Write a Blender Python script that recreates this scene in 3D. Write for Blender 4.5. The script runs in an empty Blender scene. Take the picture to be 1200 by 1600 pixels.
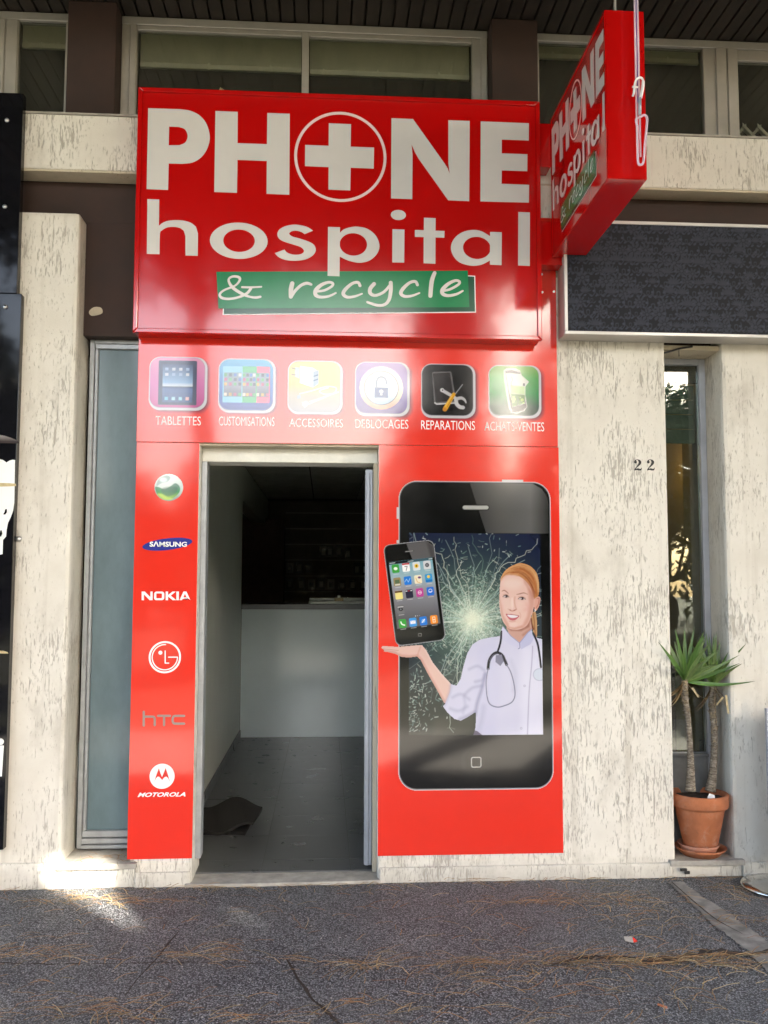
import bpy, bmesh, math, random
import numpy as np
from mathutils import Vector, Matrix
random.seed(7); rng = np.random.default_rng(11)
scene = bpy.context.scene
COL = scene.collection

# ------------------------------------------------------------------ camera, sky, sun, exposure
cam = bpy.data.cameras.new('camera'); cam_ob = bpy.data.objects.new('camera', cam); COL.objects.link(cam_ob)
PITCH, YAW, ROLL = math.radians(4.3644), math.radians(3.6855), math.radians(0.1473)
cam_ob.matrix_world = (Matrix.Translation((0, -4.8551, 1.55)) @ Matrix.Rotation(-YAW, 4, 'Z')
                       @ Matrix.Rotation(math.pi / 2 + PITCH, 4, 'X') @ Matrix.Rotation(ROLL, 4, 'Z'))
cam.sensor_fit = 'VERTICAL'; cam.sensor_height = 36.0; cam.lens = 1428.44 / 1600 * 36
cam.clip_start = 0.05; cam.clip_end = 2000
scene.camera = cam_ob

SUN_EL, SUN_AZ = math.radians(31), math.radians(151)       # azimuth from +Y towards +X
S = Vector((math.sin(SUN_AZ) * math.cos(SUN_EL), math.cos(SUN_AZ) * math.cos(SUN_EL), math.sin(SUN_EL)))
world = bpy.data.worlds.new('World'); scene.world = world; world.use_nodes = True
wn = world.node_tree.nodes; sky = wn.new('ShaderNodeTexSky'); sky.sky_type = 'NISHITA'; sky.sun_disc = False
sky.sun_elevation = SUN_EL; sky.sun_rotation = SUN_AZ; sky.dust_density = 3.0; sky.air_density = 1.0
world.node_tree.links.new(sky.outputs[0], wn['Background'].inputs[0]); wn['Background'].inputs[1].default_value = 0.15
sun = bpy.data.lights.new('sun', 'SUN'); sun.energy = 5.0; sun.angle = math.radians(0.53); sun.color = (1.0, 0.93, 0.80)
sun_ob = bpy.data.objects.new('sun', sun); COL.objects.link(sun_ob)
sun_ob.rotation_euler = S.to_track_quat('Z', 'Y').to_euler(); sun_ob.location = (0, -6, 20)
vs = scene.view_settings; vs.view_transform = 'Standard'; vs.look = 'None'; vs.gamma = 1; vs.exposure = 2.9
try: vs.use_curve_mapping = False
except Exception: pass
scene.render.engine = 'CYCLES'
cy = scene.cycles; cy.use_denoising = True; cy.max_bounces = 10; cy.diffuse_bounces = 5; cy.glossy_bounces = 4
cy.transparent_max_bounces = 24; cy.sample_clamp_indirect = 6.0; cy.caustics_reflective = False; cy.caustics_refractive = False

# ------------------------------------------------------------------ helpers
def lin(c):
    c = np.asarray(c, float) / 255.0
    return np.where(c <= 0.04045, c / 12.92, ((c + 0.055) / 1.055) ** 2.4)
def L3(r, g, b): return tuple(float(v) for v in lin((r, g, b)))

def tag(o, label=None, cat=None, group=None, kind=None):
    if label: o['label'] = label
    if cat: o['category'] = cat
    if group: o['group'] = group
    if kind: o['kind'] = kind
    return o
def thing(name, label, cat, loc=(0, 0, 0), group=None):
    o = bpy.data.objects.new(name, None); COL.objects.link(o); o.location = loc; o.empty_display_size = 0.1
    return tag(o, label, cat, group)
def struct(name, loc=(0, 0, 0)):
    o = bpy.data.objects.new(name, None); COL.objects.link(o); o.location = loc; o['kind'] = 'structure'; return o
def origin(o):
    v = Vector((0, 0, 0))
    while o is not None:
        v += o.location; o = o.parent
    return v
def link_mesh(name, me, mat, parent=None, at=None):
    """link a mesh whose vertices are in world metres; shift them so that the object sits at its parent's base (or at 'at')"""
    o = bpy.data.objects.new(name, me); COL.objects.link(o)
    base = Vector((0, 0, 0))
    if parent is not None: o.parent = parent; base = origin(parent)
    if at is not None: o.location = Vector(at) - base; base = Vector(at)
    if base.length > 0: me.transform(Matrix.Translation(-base))
    if mat is not None and not me.materials: me.materials.append(mat)
    return o

class MB:
    def __init__(s): s.v = []; s.f = []; s.c = []
    def add(s, v, f, col=None):
        n = len(s.v); s.v += [tuple(p) for p in v]; s.f += [tuple(i + n for i in q) for q in f]
        s.c += [col or (1, 1, 1)] * len(v); return s
    def box(s, x0, x1, y0, y1, z0, z1, col=None):
        v = [(x, y, z) for x in (x0, x1) for y in (y0, y1) for z in (z0, z1)]
        return s.add(v, [(0, 1, 3, 2), (4, 6, 7, 5), (0, 4, 5, 1), (2, 3, 7, 6), (0, 2, 6, 4), (1, 5, 7, 3)], col)
    def quad(s, a, b, c, d, col=None): return s.add([a, b, c, d], [(0, 1, 2, 3)], col)
    def prism(s, poly, y0, y1, col=None):          # polygon in (x, z) extruded along y
        n = len(poly); v = [(x, y0, z) for x, z in poly] + [(x, y1, z) for x, z in poly]
        return s.add(v, [tuple(range(n))[::-1], tuple(range(n, 2 * n))] + [(i, (i + 1) % n, n + (i + 1) % n, n + i) for i in range(n)], col)
    def prismz(s, poly, z0, z1, col=None):         # polygon in (x, y) extruded along z
        n = len(poly); v = [(x, y, z0) for x, y in poly] + [(x, y, z1) for x, y in poly]
        return s.add(v, [tuple(range(n))[::-1], tuple(range(n, 2 * n))] + [(i, (i + 1) % n, n + (i + 1) % n, n + i) for i in range(n)], col)
    def tube(s, path, rad, n=8, cap=True, col=None):
        path = [Vector(p) for p in path]; m = len(path)
        if not hasattr(rad, '__len__'): rad = [rad] * m
        v = []; up = Vector((0.21, 0.13, 0.97)).normalized(); prev = None
        for i, p in enumerate(path):
            t = (path[min(i + 1, m - 1)] - path[max(i - 1, 0)]).normalized()
            a = (prev - t * prev.dot(t)) if prev is not None else t.cross(up if abs(t.dot(up)) < 0.95 else Vector((1, 0, 0)))
            a.normalize(); prev = a; b = t.cross(a)
            for k in range(n):
                w = 2 * math.pi * k / n; v.append(p + (a * math.cos(w) + b * math.sin(w)) * rad[i])
        f = [(i * n + k, i * n + (k + 1) % n, (i + 1) * n + (k + 1) % n, (i + 1) * n + k) for i in range(m - 1) for k in range(n)]
        if cap: f += [tuple(range(n))[::-1], tuple((m - 1) * n + k for k in range(n))]
        return s.add(v, f, col)
    def lathe(s, prof, cx, cy, n=40, col=None):    # profile of (r, z)
        v = [(cx + r * math.cos(2 * math.pi * k / n), cy + r * math.sin(2 * math.pi * k / n), z) for r, z in prof for k in range(n)]
        m = len(prof)
        return s.add(v, [(i * n + k, i * n + (k + 1) % n, (i + 1) * n + (k + 1) % n, (i + 1) * n + k) for i in range(m - 1) for k in range(n)], col)
    def build(s, name, mat, parent=None, bevel=0, smooth=False, at=None, colors=False, seg=2):
        me = bpy.data.meshes.new(name); me.from_pydata(s.v, [], s.f)
        if colors:
            ca = me.color_attributes.new('Col', 'FLOAT_COLOR', 'POINT')
            ca.data.foreach_set('color', np.array([(c[0], c[1], c[2], 1) for c in s.c], np.float32).ravel())
        bm = bmesh.new(); bm.from_mesh(me)
        if bevel:
            ed = [e for e in bm.edges if len(e.link_faces) == 2 and e.calc_face_angle(0) > 0.5]
            bmesh.ops.bevel(bm, geom=ed, offset=bevel, segments=seg, affect='EDGES', profile=0.6, clamp_overlap=True)
        bmesh.ops.recalc_face_normals(bm, faces=bm.faces); bm.to_mesh(me); bm.free()
        if smooth: me.polygons.foreach_set('use_smooth', [True] * len(me.polygons))
        return link_mesh(name, me, mat, parent, at)

def spline(pts, closed=False, n=6):
    P = [np.array(p, float) for p in pts]; m = len(P); out = []
    for i in range(m if closed else m - 1):
        p0 = P[i - 1] if (closed or i > 0) else P[0]; p1 = P[i]; p2 = P[(i + 1) % m]
        p3 = P[(i + 2) % m] if (closed or i + 2 < m) else P[-1]
        for k in range(n):
            t = k / n
            out.append(0.5 * (2 * p1 + (p2 - p0) * t + (2 * p0 - 5 * p1 + 4 * p2 - p3) * t * t + (3 * p1 - p0 - 3 * p2 + p3) * t ** 3))
    if not closed: out.append(P[-1])
    return out
def ellipse(cx, cz, rx, rz, n=40, rot=0):
    c, s_ = math.cos(rot), math.sin(rot)
    return [(cx + rx * math.cos(t) * c - rz * math.sin(t) * s_, cz + rx * math.cos(t) * s_ + rz * math.sin(t) * c) for t in (2 * math.pi * k / n for k in range(n))]
def rrect(x0, x1, z0, z1, r, n=6):
    out = []
    for cx, cz, a in ((x1 - r, z1 - r, 0), (x0 + r, z1 - r, 90), (x0 + r, z0 + r, 180), (x1 - r, z0 + r, 270)):
        out += [(cx + r * math.cos(math.radians(a + 90 * k / n)), cz + r * math.sin(math.radians(a + 90 * k / n))) for k in range(n + 1)]
    return out
def ribbon(pts, width, n=6, ends=True):
    """outline polygon of a brush stroke of varying width along a smooth path (2-D)"""
    P = spline(pts, n=n); m = len(P)
    if hasattr(width, '__len__'):
        W = np.interp(np.linspace(0, 1, m), np.linspace(0, 1, len(width)), width)
    else: W = [width] * m
    Lf, Rt = [], []
    for i in range(m):
        t = P[min(i + 1, m - 1)] - P[max(i - 1, 0)]; t = t / (np.linalg.norm(t) + 1e-9); nn = np.array((-t[1], t[0]))
        Lf.append(P[i] + nn * W[i] / 2); Rt.append(P[i] - nn * W[i] / 2)
    return Lf, Rt, P, W
def stroke_mb(mb, pts, width, y, depth=0.0006, mapf=None, n=6):
    """a stroke as a thin solid strip with round ends; mapf(u, v, w) -> world"""
    Lf, Rt, P, W = ribbon(pts, width, n); mapf = mapf or (lambda u, v, w: (u, y - w, v)); m = len(P)
    dd = [depth + 0.0006 * i / m for i in range(m)]
    v = [mapf(a[0], a[1], dd[i]) for i, a in enumerate(Lf)] + [mapf(a[0], a[1], dd[i]) for i, a in enumerate(Rt)]
    mb.add(v, [(i, i + 1, m + i + 1, m + i) for i in range(m - 1)])
    for e in (0, m - 1):
        cpt = [(P[e][0] + math.cos(t) * W[e] / 2, P[e][1] + math.sin(t) * W[e] / 2) for t in np.linspace(0, 2 * math.pi, 13)[:-1]]
        mb.add([mapf(a, b, dd[e] + 0.0001) for a, b in cpt], [tuple(range(12))])

def fill_mesh(contours, thick):
    cu = bpy.data.curves.new('outline', 'CURVE'); cu.dimensions = '2D'; cu.fill_mode = 'BOTH'; cu.extrude = thick / 2
    for c in contours:
        sp = cu.splines.new('POLY'); sp.points.add(len(c) - 1); sp.use_cyclic_u = True
        for i, p in enumerate(c): sp.points[i].co = (p[0], p[1], 0, 1)
    ob = bpy.data.objects.new('outline', cu); me = bpy.data.meshes.new_from_object(ob)
    bpy.data.objects.remove(ob); bpy.data.curves.remove(cu); return me
def map_mesh(me, f):
    n = len(me.vertices); a = np.empty(n * 3, np.float64); me.vertices.foreach_get('co', a); a = a.reshape(-1, 3)
    b = np.array([f(p[0], p[1], p[2]) for p in a]); me.vertices.foreach_set('co', b.ravel()); me.update(); return me
def cut(name, contours, y, mat, parent, thick=0.001, mapf=None, at=None):
    """flat cut-out lettering lying on the plane y, 'thick' proud of it"""
    me = fill_mesh(contours, thick); h = thick / 2
    map_mesh(me, (lambda u, v, w: (u, y - h - w, v)) if mapf is None else (lambda u, v, w: mapf(u, v, w + h)))
    bm = bmesh.new(); bm.from_mesh(me); bmesh.ops.recalc_face_normals(bm, faces=bm.faces); bm.to_mesh(me); bm.free()
    return link_mesh(name, me, mat, parent, at)
def text_mesh(txt, box, y, offset=0.0, shear=0.0, spacing=1.0):
    """built-in font lettering fitted into the box (x0, x1, z0, z1) on the plane y"""
    cu = bpy.data.curves.new('text', 'FONT'); cu.body = txt; cu.fill_mode = 'BOTH'; cu.offset = offset; cu.shear = shear; cu.space_character = spacing
    cu.extrude = 0.01; cu.resolution_u = 3
    ob = bpy.data.objects.new('text', cu); me = bpy.data.meshes.new_from_object(ob); bpy.data.objects.remove(ob); bpy.data.curves.remove(cu)
    n = len(me.vertices); a = np.empty(n * 3); me.vertices.foreach_get('co', a); a = a.reshape(-1, 3)
    lo, hi = a.min(0), a.max(0); x0, x1, z0, z1 = box
    b = np.stack([x0 + (a[:, 0] - lo[0]) / (hi[0] - lo[0]) * (x1 - x0), y - 0.0006 - (a[:, 2] - lo[2]) / 0.02 * 0.0004,
                  z0 + (a[:, 1] - lo[1]) / (hi[1] - lo[1]) * (z1 - z0)], 1)
    me.vertices.foreach_set('co', b.ravel()); me.update(); return me
def lettering(txt, box, y, mat, parent, **k): return link_mesh('lettering', text_mesh(txt, box, y, **k), mat, parent)

# ------------------------------------------------------------------ print painter: flat artwork as a fine coloured sheet
class Art:
    def __init__(s, x0, x1, z0, z1, step):
        s.x = np.arange(x0, x1 + step / 2, step); s.z = np.arange(z0, z1 + step / 2, step); s.step = step
        s.X, s.Z = np.meshgrid(s.x, s.z); s.rgb = np.zeros(s.X.shape + (3,)); s.a = np.zeros(s.X.shape)
    def _win(s, P, pad):
        lo, hi = P.min(0) - pad, P.max(0) + pad
        i0, i1 = np.searchsorted(s.x, (lo[0], hi[0])); j0, j1 = np.searchsorted(s.z, (lo[1], hi[1]))
        return slice(j0, j1), slice(i0, i1)
    @staticmethod
    def _segd(X, Z, P, Q):
        d = Q - P; l2 = d @ d + 1e-12; t = np.clip(((X - P[0]) * d[0] + (Z - P[1]) * d[1]) / l2, 0, 1)
        return np.hypot(X - P[0] - t * d[0], Z - P[1] - t * d[1]), t
    def blend(s, w, cov, col, a, base):
        c = col(s.X[w], s.Z[w]) if callable(col) else lin(col) * 0.86
        k = (cov * a)[..., None]; s.rgb[w] = s.rgb[w] * (1 - k) + c * k
        if base: s.a[w] = np.maximum(s.a[w], cov)
        return s
    def poly(s, pts, col, soft=None, a=1.0, smooth=False, base=False, n=5):
        P = np.array(spline(pts, True, n) if smooth else pts, float); soft = soft or s.step * 1.2
        w = s._win(P, soft)
        X, Z = s.X[w], s.Z[w]
        if X.size == 0: return s
        d = np.full(X.shape, 1e9); ins = np.zeros(X.shape, bool)
        for p, q in zip(P, np.roll(P, -1, 0)):
            d = np.minimum(d, s._segd(X, Z, p, q)[0])
            cr = (p[1] > Z) != (q[1] > Z)
            ins ^= cr & (X < (q[0] - p[0]) * (Z - p[1]) / (q[1] - p[1] + 1e-15) + p[0])
        cov = np.clip(0.5 + np.where(ins, d, -d) / soft, 0, 1); cov = cov * cov * (3 - 2 * cov)
        return s.blend(w, cov, col, a, base)
    def ell(s, cx, cz, rx, rz, col, soft=None, a=1.0, rot=0, base=False): return s.poly(ellipse(cx, cz, rx, rz, 28, rot), col, soft, a, False, base)
    def line(s, pts, width, col, soft=None, a=1.0, smooth=False, base=False):
        P = np.array(spline(pts, n=5) if smooth else pts, float); m = len(P)
        W = np.interp(np.linspace(0, 1, m), np.linspace(0, 1, len(width)), width) if hasattr(width, '__len__') else np.full(m, width)
        soft = soft or s.step * 1.2; w = s._win(P, W.max() + soft); X, Z = s.X[w], s.Z[w]
        if X.size == 0: return s
        best = np.full(X.shape, 1e9)
        for i in range(m - 1):
            d, t = s._segd(X, Z, P[i], P[i + 1]); best = np.minimum(best, d - (W[i] * (1 - t) + W[i + 1] * t) / 2)
        return s.blend(w, np.clip(0.5 - best / soft, 0, 1), col, a, base)
    def build(s, name, y, mat, parent, label=None):
        H, Wd = s.a.shape; keep = s.a > 0.5
        q = keep[:-1, :-1] & keep[1:, :-1] & keep[:-1, 1:] & keep[1:, 1:]
        idx = np.arange(H * Wd).reshape(H, Wd); F = np.stack([idx[:-1, :-1][q], idx[:-1, 1:][q], idx[1:, 1:][q], idx[1:, :-1][q]], 1)
        used, inv = np.unique(F, return_inverse=True); F = inv.reshape(-1, 4).astype(np.int32)
        V = np.stack([s.X.ravel()[used], np.full(len(used), y), s.Z.ravel()[used]], 1).astype(np.float32)
        me = bpy.data.meshes.new(name); me.vertices.add(len(V)); me.vertices.foreach_set('co', V.ravel())
        me.loops.add(F.size); me.loops.foreach_set('vertex_index', F.ravel()); me.polygons.add(len(F))
        me.polygons.foreach_set('loop_start', np.arange(len(F), dtype=np.int32) * 4); me.update(calc_edges=True)
        ca = me.color_attributes.new('Col', 'FLOAT_COLOR', 'POINT')
        ca.data.foreach_set('color', np.concatenate([s.rgb.reshape(-1, 3)[used], np.ones((len(used), 1))], 1).astype(np.float32).ravel())
        o = link_mesh(name, me, mat, parent)
        if label: o['label'] = label
        return o
def vgrad(stops):
    """colour by height: [(z, rgb255), ...] rising"""
    zs = [k[0] for k in stops]; cs = np.array([lin(k[1]) * 0.86 for k in stops])
    return lambda X, Z: np.stack([np.interp(Z, zs, cs[:, i]) for i in range(3)], -1)

# ------------------------------------------------------------------ materials
class NT:
    def __init__(s, name):
        s.m = bpy.data.materials.new(name); s.m.use_nodes = True; s.t = s.m.node_tree; s.b = s.t.nodes['Principled BSDF']
        s.out = s.t.nodes['Material Output']
    def n(s, typ, **k):
        x = s.t.nodes.new('ShaderNode' + typ)
        for a, b in k.items():
            if a in ('inputs',):
                for i, v in b.items(): x.inputs[i].default_value = v
            else: setattr(x, a, b)
        return x
    def l(s, a, b): s.t.links.new(a, b)
    def setb(s, **k):
        for a, v in k.items():
            s.b.inputs[a.replace('_', ' ')].default_value = v
        return s
    def pos(s, scale=(1, 1, 1), world_=True):
        src = s.n('NewGeometry').outputs['Position'] if world_ else s.n('TexCoord').outputs['Object']
        mp = s.n('Mapping'); mp.inputs['Scale'].default_value = scale; s.l(src, mp.inputs['Vector']); return mp.outputs[0]
    def noise(s, vec, scale, detail=2, rough=0.5, dist=0.0):
        x = s.n('TexNoise', inputs={'Scale': scale, 'Detail': detail, 'Roughness': rough, 'Distortion': dist}); s.l(vec, x.inputs['Vector']); return x.outputs['Fac']
    def ramp(s, fac, stops):
        r = s.n('ValToRGB'); e = r.color_ramp.elements
        while len(e) < len(stops): e.new(0.5)
        for i, (p, c) in enumerate(stops):
            e[i].position = p; e[i].color = (c, c, c, 1) if not hasattr(c, '__len__') else (*c, 1)
        s.l(fac, r.inputs[0]); return r.outputs[0]
    def mix(s, fac, a, b, mode='MIX'):
        x = s.n('Mix', data_type='RGBA', blend_type=mode)
        for sock, v in ((x.inputs[0], fac), (x.inputs[6], a), (x.inputs[7], b)):
            if hasattr(v, 'default_value') or hasattr(v, 'is_output'): s.l(v, sock)
            elif hasattr(v, '__len__'): sock.default_value = (*v, 1) if len(v) == 3 else v
            else: sock.default_value = v
        return x.outputs[2]
    def math(s, op, a, b=0.0):
        x = s.n('Math', operation=op)
        for i, v in enumerate((a, b)):
            if hasattr(v, 'is_output'): s.l(v, x.inputs[i])
            else: x.inputs[i].default_value = v
        return x.outputs[0]
    def bump(s, h, strength=0.5, dist=0.01, target=None):
        x = s.n('Bump', inputs={'Strength': strength, 'Distance': dist}); s.l(h, x.inputs['Height']); s.l(x.outputs[0], (target or s.b).inputs['Normal']); return x
    def col(s, c): s.l(c, s.b.inputs['Base Color'])
    def rough(s, c): s.l(c, s.b.inputs['Roughness'])

def simple(name, rgb, rough=0.5, metal=0.0, spec=0.5, coat=0.0, var=0.12, scale=9.0, bump=0.0, bscale=200, rvar=0.1):
    t = NT(name); t.setb(Metallic=metal, Specular_IOR_Level=spec, Coat_Weight=coat, Coat_Roughness=0.04)
    p = t.pos((1, 1, 1)); f = t.noise(p, scale, 4, 0.6)
    t.col(t.mix(t.ramp(f, [(0.3, 0), (0.7, 1)]), tuple(c * (1 - var) for c in rgb), tuple(min(1, c * (1 + var)) for c in rgb)))
    t.rough(t.math('ADD', t.math('MULTIPLY', f, rvar * 2), rough - rvar))
    if bump: t.bump(t.noise(p, bscale, 3), bump, 0.002)
    return t.m

def plaster(name, hi, lo, groove, density=0.5, stain=(0.30, 0.27, 0.22), stain_amt=0.5):
    """scratched render: worn vertical grooves left by the float, darker colour in the grooves"""
    t = NT(name); t.setb(Specular_IOR_Level=0.25, Roughness=0.9)
    p = t.pos()
    n1 = t.noise(t.pos((105, 105, 11)), 1.0, 3, 0.6, 0.55)
    n2 = t.noise(t.pos((170, 170, 34)), 1.0, 2, 0.5, 0.2)
    patch = t.noise(p, 2.6, 5, 0.62)
    patch2 = t.noise(t.pos((1.0, 1.0, 0.35)), 7.5, 4, 0.6)
    thr = t.math('ADD', t.math('MULTIPLY', patch, 0.64), 0.180 - 0.5 * (1 - density) * 0.3)
    thr = t.math('ADD', thr, t.math('MULTIPLY', t.math('SUBTRACT', patch2, 0.5), 0.16))
    g = t.ramp(t.math('SUBTRACT', thr, n1), [(0.02, 0), (0.085, 1)])
    g2 = t.ramp(t.math('SUBTRACT', t.math('SUBTRACT', thr, 0.055), n2), [(0.0, 0), (0.05, 1)])
    gg = t.math('MAXIMUM', g, t.math('MULTIPLY', g2, 0.8))
    base = t.mix(t.ramp(patch, [(0.34, 0), (0.66, 1)]), lo, hi)
    base = t.mix(t.math('MULTIPLY', t.ramp(t.noise(t.pos((1, 1, 0.5)), 4.2, 6, 0.7), [(0.52, 0), (0.75, 1)]), stain_amt), base, stain)
    sp = t.ramp(t.noise(p, 60, 2), [(0.74, 0), (0.80, 1)])
    base = t.mix(t.math('MULTIPLY', sp, 0.35), base, (0.12, 0.11, 0.10))
    sz_ = t.n('SeparateXYZ'); t.l(t.pos(), sz_.inputs[0])
    splash = t.math('MULTIPLY', t.ramp(t.math('ADD', sz_.outputs[2], t.math('MULTIPLY', t.noise(p, 9, 4, 0.7), 0.22)), [(0.09, 1), (0.24, 0)]), 0.45)
    base = t.mix(splash, base, (0.24, 0.215, 0.18))
    drip = t.math('MULTIPLY', t.ramp(t.noise(t.pos((14, 14, 0.5)), 1.0, 3, 0.6), [(0.56, 0), (0.72, 1)]), 0.30)
    base = t.mix(drip, base, (0.34, 0.30, 0.235))
    t.col(t.mix(t.math('MULTIPLY', gg, 0.72), base, groove))
    h = t.math('SUBTRACT', t.math('MULTIPLY', t.noise(p, 140, 4, 0.6), 0.35), gg)
    t.bump(h, 0.75, 0.004); return t.m

M = {}
M['plaster_worn'] = plaster('scratched_plaster_paler', (0.70, 0.675, 0.615), (0.62, 0.59, 0.525), (0.34, 0.31, 0.26), density=0.3)
M['plaster'] = plaster('scratched_plaster', (0.74, 0.715, 0.65), (0.66, 0.63, 0.565), (0.31, 0.285, 0.24))
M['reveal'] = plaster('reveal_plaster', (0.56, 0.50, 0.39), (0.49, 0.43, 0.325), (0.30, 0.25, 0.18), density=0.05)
M['concrete'] = simple('worn_concrete', (0.34, 0.32, 0.285), 0.9, var=0.28, scale=11, bump=0.5, bscale=120)
M['old_concrete'] = simple('patched_concrete', (0.20, 0.19, 0.175), 0.95, var=0.4, scale=14, bump=0.7, bscale=150)
M['brown'] = simple('brown_paint', (0.034, 0.017, 0.013), 0.75, var=0.25, scale=6, bump=0.2, bscale=260)
M['brown_wood'] = simple('dark_stained_wood', (0.022, 0.016, 0.012), 0.6, var=0.4, scale=14)
M['alu'] = simple('painted_aluminium', (0.42, 0.40, 0.37), 0.42, metal=0.25, var=0.08)
M['alu_grey'] = simple('grey_aluminium', (0.36, 0.38, 0.40), 0.38, metal=0.35, var=0.15, scale=18)
M['alu_cool'] = simple('grey_blue_metal', (0.40, 0.42, 0.47), 0.4, metal=0.3, var=0.1)
M['chrome'] = simple('chrome', (0.62, 0.60, 0.56), 0.12, metal=1.0, var=0.1, rvar=0.05)
M['steel'] = simple('screw_steel', (0.5, 0.5, 0.5), 0.3, metal=0.9)
M['black_gloss'] = simple('black_acrylic', (0.006, 0.006, 0.008), 0.05, spec=0.28, var=0.1, rvar=0.02)
M['white_print'] = simple('white_vinyl', (0.80, 0.80, 0.80), 0.22, var=0.02, rvar=0.04)
M['cream_letter'] = simple('cream_acrylic_letter', (0.60, 0.585, 0.57), 0.16, var=0.02, rvar=0.04)
M['pink_ring'] = simple('pale_ring_vinyl', (0.78, 0.60, 0.58), 0.2, var=0.02)
M['green_print'] = simple('green_vinyl', (0.000, 0.185, 0.060), 0.14, var=0.04, rvar=0.03)
M['dark_green_print'] = simple('dark_green_vinyl', (0.002, 0.062, 0.030), 0.14, var=0.04, rvar=0.03)
M['grey_print'] = simple('grey_vinyl', (0.30, 0.22, 0.20), 0.2, var=0.02)
M['blue_print'] = simple('blue_vinyl', (0.010, 0.016, 0.22), 0.2, var=0.02)
M['red_print'] = simple('red_vinyl', (0.66, 0.022, 0.014), 0.15, var=0.02, rvar=0.03)
M['ink'] = simple('dark_painted_numeral', (0.018, 0.018, 0.020), 0.5, var=0.2, scale=90)
M['tape'] = simple('yellowed_tape', (0.50, 0.40, 0.20), 0.5, var=0.2, scale=60)
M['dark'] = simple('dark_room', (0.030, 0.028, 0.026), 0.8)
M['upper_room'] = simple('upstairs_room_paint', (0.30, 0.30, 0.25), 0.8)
M['blind'] = simple('white_blind', (0.80, 0.79, 0.73), 0.6, var=0.04)
M['terracotta'] = simple('terracotta', (0.42, 0.145, 0.065), 0.78, var=0.22, scale=13, bump=0.25, bscale=150)
M['terracotta_pale'] = simple('pale_terracotta', (0.47, 0.20, 0.125), 0.8, var=0.2, scale=18, bump=0.25, bscale=150)
def pot_clay(name, rgb):
    t = NT(name); t.setb(Roughness=0.82, Specular_IOR_Level=0.25); p = t.pos(); sx_ = t.n('SeparateXYZ'); t.l(p, sx_.inputs[0])
    c = t.mix(t.ramp(t.noise(p, 9, 5, 0.65), [(0.3, 0), (0.7, 1)]), tuple(v * .78 for v in rgb), tuple(v * 1.15 for v in rgb))
    lime_ = t.math('MULTIPLY', t.ramp(t.noise(p, 16, 6, 0.7, 0.6), [(0.50, 0), (0.68, 1)]), t.ramp(t.math('ADD', sx_.outputs[2], t.math('MULTIPLY', t.noise(p, 12, 3), 0.2)), [(0.20, 1), (0.42, 0.25)]))
    c = t.mix(t.math('MULTIPLY', lime_, 0.55), c, (0.50, 0.40, 0.33)); c = t.mix(t.math('MULTIPLY', t.ramp(t.noise(p, 26, 4, 0.7), [(0.60, 0), (0.75, 1)]), 0.5), c, (0.12, 0.075, 0.05))
    t.col(c); t.bump(t.noise(p, 130, 3), 0.25, 0.002); return t.m
M['terracotta'] = pot_clay('weathered_terracotta', (0.44, 0.155, 0.07)); M['terracotta_pale'] = pot_clay('weathered_pale_terracotta', (0.50, 0.22, 0.14))
M['soil'] = simple('dry_soil', (0.035, 0.024, 0.017), 0.95, var=0.5, scale=80, bump=1.0, bscale=160)
M['white_wall'] = simple('white_wall_paint', (0.87, 0.90, 0.83), 0.45, var=0.04, scale=3)
M['counter_white'] = simple('white_counter_panel', (0.80, 0.90, 0.92), 0.10, var=0.03, scale=3, rvar=0.03)
M['counter_top'] = simple('grey_worktop', (0.20, 0.215, 0.22), 0.35, var=0.1)
M['floor_tile'] = simple('slate_floor_tile', (0.085, 0.088, 0.092), 0.30, var=0.22, scale=7, bump=0.06, bscale=60)
M['grout'] = simple('pale_grout', (0.17, 0.17, 0.165), 0.9)
M['grass'] = simple('dry_dark_turf', (0.060, 0.062, 0.030), 0.95, var=0.4, scale=5, bump=0.6, bscale=60)
M['bounce_gravel'] = simple('pale_bounce_gravel', (0.42, 0.395, 0.365), 0.95, var=0.2, scale=3, bump=0.6, bscale=60)
M['ceiling'] = simple('ceiling_panel_white', (0.72, 0.72, 0.67), 0.8)
M['slatwall'] = simple('brown_slatwall', (0.17, 0.145, 0.12), 0.5, var=0.15)
M['dark_wood'] = simple('dark_red_wood', (0.10, 0.045, 0.032), 0.5, var=0.3)
M['packet'] = simple('dark_card_packet', (0.035, 0.035, 0.036), 0.3)
M['packet_pale'] = simple('grey_card_packet', (0.42, 0.41, 0.37), 0.3)
M['mat'] = simple('charcoal_doormat', (0.009, 0.0085, 0.008), 0.95, var=0.4, scale=60, bump=0.8, bscale=330)
M['yellow_wall'] = simple('ochre_room_wall', (0.40, 0.29, 0.10), 0.7, var=0.08, scale=2)
M['teal_blind'] = simple('green_blind_fabric', (0.060, 0.100, 0.088), 0.7, var=0.15)
M['maroon'] = simple('maroon_upholstery', (0.085, 0.016, 0.020), 0.7)
M['burgundy'] = simple('burgundy_frame', (0.07, 0.022, 0.030), 0.3, var=0.2)
M['grey_plastic'] = simple('grey_plastic', (0.12, 0.125, 0.125), 0.5, var=0.25)
M['cable'] = simple('black_cable', (0.012, 0.012, 0.012), 0.5)
M['trunk_pine'] = simple('pine_bark', (0.13, 0.085, 0.06), 0.95, var=0.5, scale=12, bump=1, bscale=40)

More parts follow.
